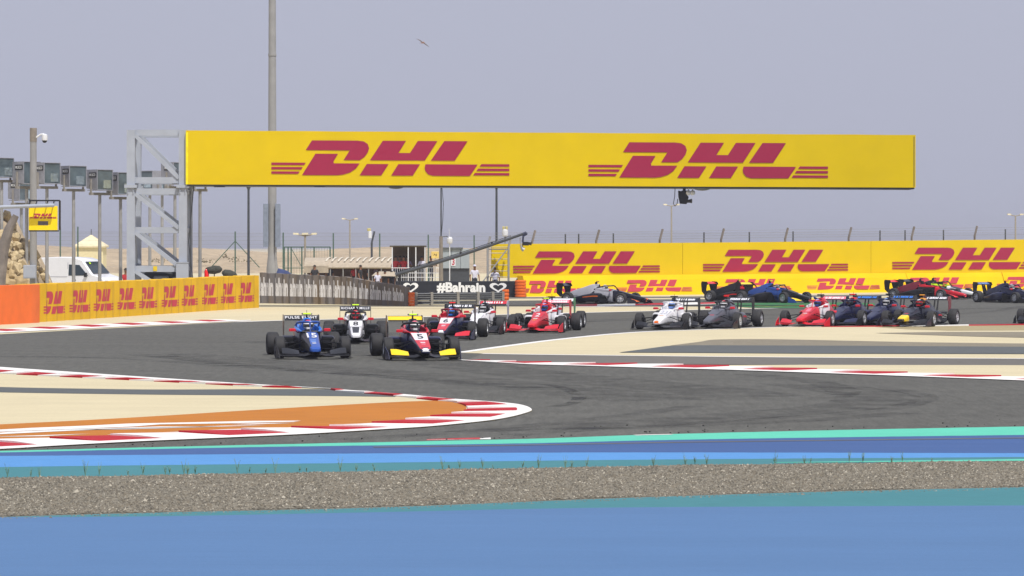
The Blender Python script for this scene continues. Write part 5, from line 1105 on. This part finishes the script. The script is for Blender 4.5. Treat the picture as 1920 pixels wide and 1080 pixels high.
for z in (1.0,1.25,1.55): b = MB(); b.beam((x0_,-1.38,z),(x1_+.9,-1.38,z),.035); b.build('hand_rail', M_wplast, r, smooth=False)
b = MB()
for k in range(22): x = x0_+.1+(x1_+.8-x0_)*k/22; b.beam((x,-1.4,.55),(x,-1.4,1.55),.018)
o_ = b.build('rail_bars', M_wplast, r, smooth=False); o_['kind'] = 'stuff'
for i, (px, dy, sh, lab) in enumerate(((742,-.6,'red','person in red shirt at the left end of the brown stand'),(750,-.2,'purple','person in violet shirt on the brown stand'),(757,-.7,'red','person in red shirt in the middle of the brown stand'),(764,-.3,'purple','person in violet and grey shirt right of the middle of the brown stand'),(791,-.5,'white','person in pale shirt and dark cap at the right end of the brown stand'),(808,-.5,'dark','person in black beside the small yellow board'))):
    pp = at(px, YP+dy); person((pp[0], pp[1], .55), .3*(i-2), SH[sh], SH['navy'], lab, 'front' if i % 2 else 'hip', hat=SH['navy'] if i > 3 else None, h=.95)
c = ap(816,478,186.5); r = thing('signal_board', 'small pale yellow board with dark mark on the stand rail', 'sign', (c.x,186.2,c.z)); b = MB(); b.bevbox((-.22,0,-.2),(.22,.04,.2),.01); pn = b.build('board', mat('board_pale', lin(236,206,120), .6), r, smooth=False)
b = MB(); b.beam((0,.05,-c.z+.5),(0,.05,-.15),.04); b.build('post', M_galv, r, smooth=False); text_mb('AJ', lambda u, v: (-.1+.2*u, -.004, -.07+.14*v), bold=.02).build('lettering', mat('board_mark', lin(110,90,60), .7), pn, smooth=False)
YC = 195; c = ap(855,0,YC); r = thing('equipment_cabin', 'pale blue grey equipment cabin with a red numbered white sign', 'cabin', (c.x,YC,0)); x0_, x1_ = ap(830,0,YC).x-c.x, ap(880,0,YC).x-c.x; zt_, zb_ = ap(0,467,YC).z, ap(0,503,YC).z
for k in range(3): b = MB(); w_ = (x1_-x0_)/3; b.bevbox((x0_+k*w_+.008,0,zb_),(x0_+(k+1)*w_-.008,1.2,zt_),.015); b.build('wall_panel', mat('cabin_grey', lin(160,170,176), .6, var=.05), r, smooth=False)
b = MB(); b.box((x0_-.08,-.1,zt_),(x1_*.5,1.3,zt_+.1)); b.build('roof', mat('roof_dark', lin(96,100,100), .7), r, smooth=False); b = MB(); b.box((x0_,.1,0),(x1_,1.1,zb_)); b.build('plinth', M_dsteel, r, smooth=False)
b = MB(); p = ap(850,491,YC); b.box((p.x-c.x-.14,-.03,p.z-.25),(p.x-c.x+.14,-.004,p.z+.25)); pn = b.build('sign_plate', M_wplast, r, smooth=False)
text_mb('3', lambda u, v: (p.x-c.x-.08+.16*u, -.035, p.z-.2+.4*v), bold=.03).build('lettering', mat('sign_red', lin(190,50,70), .6), pn, smooth=False)
o, h = pole('dome_antenna_pole', 'thin pole topped by a white boxy dome above the blue grey cabin', 'camera pole', 843, 455, 187, .03, .03, M_wplast); b = MB(); b.loft([[(.17*math.cos(t)*k,.17*math.sin(t)*k,h-.05+z) for t in [j*math.pi/6 for j in range(12)]] for z, k in ((0,.8),(.06,1),(.3,1),(.38,.6))]); b.build('dome', M_wplast, o); b = MB(); b.tube([(0,0,h+.3),(-.03,0,h+.85)], .012, 5); b.build('aerial', M_wplast, o)
# scaffold camera tower
YK = 176.9; c = ap(934,0,YK); r = thing('scaffold_tower', 'scaffold tower with ladder rungs in front of the left end of the yellow wall', 'scaffold tower', (c.x,YK,0)); zt_ = ap(0,443,YK).z; hw = .55
for sx in (-1,1):
    for dy in (0,.6):
        b = MB(); b.tube([(sx*hw*1.05,dy,0),(sx*hw*1.05,dy,zt_-.6),(sx*hw*1.05+.14,dy,zt_)], .06, 8); b.build('upright', M_galv, r)
for k in range(9): b = MB(); z = .45+k*.33; b.tube([(-hw,.02,z),(hw,.02,z)], .02, 6); b.build('rung', M_galv, r)
b = MB(); b.beam((-hw*2.0,-.15,.5),(hw*.9,-.1,2.65),.07); b.build('brace', M_galv, r, smooth=False)
b = MB(); b.box((-hw,0.1,zt_-.75),(hw,.55,zt_-.68)); b.build('platform', M_galv, r, smooth=False)
c2 = ap(947,443,YK); r = thing('white_dome_camera', 'round white dome camera on top of the scaffold tower', 'camera', (c2.x,YK,c2.z)); b = MB(); b.loft([[(.17*k*math.cos(t),.17*k*math.sin(t),z) for t in [j*math.pi/6 for j in range(12)]] for z, k in ((-.02,.55),(.04,.9),(.2,1),(.34,.95),(.38,.7))]); b.build('dome', M_wplast, r)
b = MB(); b.bevbox((-.15,-.1,.38),(-.02,.1,.55),.02); b.bevbox((.02,-.1,.38),(.15,.1,.55),.02); b.build('beacon', mat('beacon_yellow', (0,0,0)), r); b = MB(); b.tube([(0,0,-.4),(0,0,0)], .05, 6); b.build('post', M_galv, r)
# camera jib
YJ = 170; a, e = ap(746,514,YJ), ap(981,438.5,YJ); r = thing('camera_jib', 'long dark camera jib rising from left to right with a camera at its tip', 'camera crane', (a.x,YJ,0))
A_ = Vector((0,0,a.z)); E_ = Vector((e.x-a.x,0,e.z)); d_ = (E_-A_); mid = lambda t, s=0: A_+d_*t+Vector((0,0,-.06*math.sin(math.pi*t)))
b = MB(); b.tube([mid(t) for t in np.linspace(-.02,1,9)], [.10,.10,.10,.095,.09,.085,.08,.075,.07], 8); b.build('boom', M_dsteel, r)
b = MB(); b.tube([mid(t)+Vector((0,0,.13)) for t in np.linspace(0,.9,7)], .018, 5); b.build('boom_cable', M_blk, r)
for t in (.25,.5,.75): b = MB(); b.box(tuple(mid(t)+Vector((-.05,-.06,.05))), tuple(mid(t)+Vector((.05,.06,.16)))); b.build('cable_bracket', M_blk, r, smooth=False)
b = MB(); b.tube([E_, E_+Vector((.12,0,.06)), E_+Vector((.2,0,-.02))], .07, 8); b.tube([E_+Vector((.2,0,0)),E_+Vector((.0,0,-.12)),E_+Vector((-.02,0,-.4)),E_+Vector((.05,0,-.55))], .055, 8); b.build('remote_head', mat('head_navy', lin(52,58,84), .5), r)
b = MB(); b.bevbox(tuple(E_+Vector((-.05,-.12,-.62))), tuple(E_+Vector((.3,.12,-.42))),.03); b.tube([E_+Vector((.25,0,-.5)),E_+Vector((.45,0,-.53))], [.07,.09], 10); b.build('camera_body', M_blk, r)
b = MB(); b.tube([E_+Vector((-.16,0,-.2)),E_+Vector((-.15,0,-.5)),E_+Vector((-.05,0,-.78)),E_+Vector((.05,0,-.85))], [.03,.03,.1,.13], 8); b.build('counter_weight', M_galv, r)
b = MB(); b.tube([(.1,0,0),(.1,0,a.z+.1)], .06, 8)
for k in range(3): b.tube([(.1,0,.6),(.1+.6*math.cos(k*2.1),.6*math.sin(k*2.1),.01)], .03, 6)
b.build('tripod', M_blk, r)
# marshals
person(at(890,184), .35, SH['white'], SH['navy'], 'person in white shirt and white cap left of the scaffold tower', hat=SH['white'], h=.985)
person(at(928,177.1), -.2, SH['white'], SH['navy'], 'bareheaded person in white shirt in front of the scaffold tower', h=.93)
person(at(974,179.6), 0, SH['dark'], SH['dark'], 'person in dark clothes peering over the orange tyre stack', h=.70)
# catch fence above the yellow wall
r = thing('catch_fence', 'catch fence with angled post tops and wires above the yellow wall', 'fence', (A.x-ux.y*1.2*-1*0, A.y, 0), rz)
for px in (1001,1121,1240,1355,1475,1594,1712,1830,1950,2070):
    x = wx(px, 1.6); b = MB(); zb_ = 3.05+.011*max(0,x); b.beam((x-.12,1.6,0),(x-.12,1.6,zb_),.09); b.beam((x-.12,1.6,zb_-.02),(x+.10,1.6,zb_+.62),.095); b.build('angled_post', mat('post_weathered', (0,0,0)), r, smooth=False)
for px in (1060,1085,1150,1320,1405,1487,1650,1697,1769,1885):
    x = wx(px, 3.5); b = MB(); zb_ = 3.0+.011*max(0,x); b.beam((x,3.5,0),(x,3.5,zb_+.45),.06); b.build('fence_post', M_dsteel, r, smooth=False)
for k in range(4):
    b = MB(); b.beam((0,1.6,3.1+.15*k),(wx(2300),1.6,3.1+.15*k+.011*wx(2300)),.014); b.build('wire', M_galv, r, smooth=False)
# bird
c = ap(793,80,130); r = thing('flying_bird', 'small brownish bird gliding high in the hazy sky', 'bird', c, -1.1)
bm_ = skin_mesh('bird_body', [(.14,0,.01),(.07,0,.015),(-.02,0,0),(-.14,0,.0),(-.2,0,.0)], [(0,1),(1,2),(2,3),(3,4)], [.018,.03,.04,.02,.012]); put('body', bm_, mat('bird_brown', lin(190,150,140), .8), r)
for s__ in (-1,1):
    b = MB(); b.loft([[(.06,s__*.02,.012),(-.07,s__*.02,.012),(-.07,s__*.02,.0),(.06,s__*.02,.0)],[(.06,s__*.13,.012-s__*.08),(-.05,s__*.13,.01-s__*.08),(-.05,s__*.13,.003-s__*.08),(.06,s__*.13,.003-s__*.08)],[(-.0,s__*.27,-s__*.15),(-.05,s__*.27,-s__*.15),(-.05,s__*.27,-.004-s__*.15),(-.0,s__*.27,-.004-s__*.15)]]); b.build('wing', mat('bird_grey', lin(150,140,150), .8), r)
b = MB(); b.loft([[(-.18,-.02,.003),(-.18,.02,.003),(-.18,.02,-.003),(-.18,-.02,-.003)],[(-.28,-.05,.002),(-.28,.05,.002),(-.28,.05,-.002),(-.28,-.05,-.002)]]); b.build('tail', mat('bird_grey', (0,0,0)), r)
# ------------------------------------------------------------------ desert haze
bpy.data.objects.remove(_to); bpy.data.curves.remove(_tc)
HZ = bpy.data.materials.new('haze'); HZ.use_nodes = True; N, L_ = HZ.node_tree.nodes, HZ.node_tree.links
N.remove(N['Principled BSDF']); pv = N.new('ShaderNodeVolumePrincipled'); pv.inputs['Color'].default_value = (.86,.88,1.0,1); pv.inputs['Density'].default_value = HAZE = .00032; pv.inputs['Anisotropy'].default_value = .2
L_.new(pv.outputs[0], N['Material Output'].inputs['Volume'])
b = MB(); b.box((-9600,-70,-1.2),(9600,19050,28)); o = b.build('haze', HZ, smooth=False); o['kind'] = 'stuff'
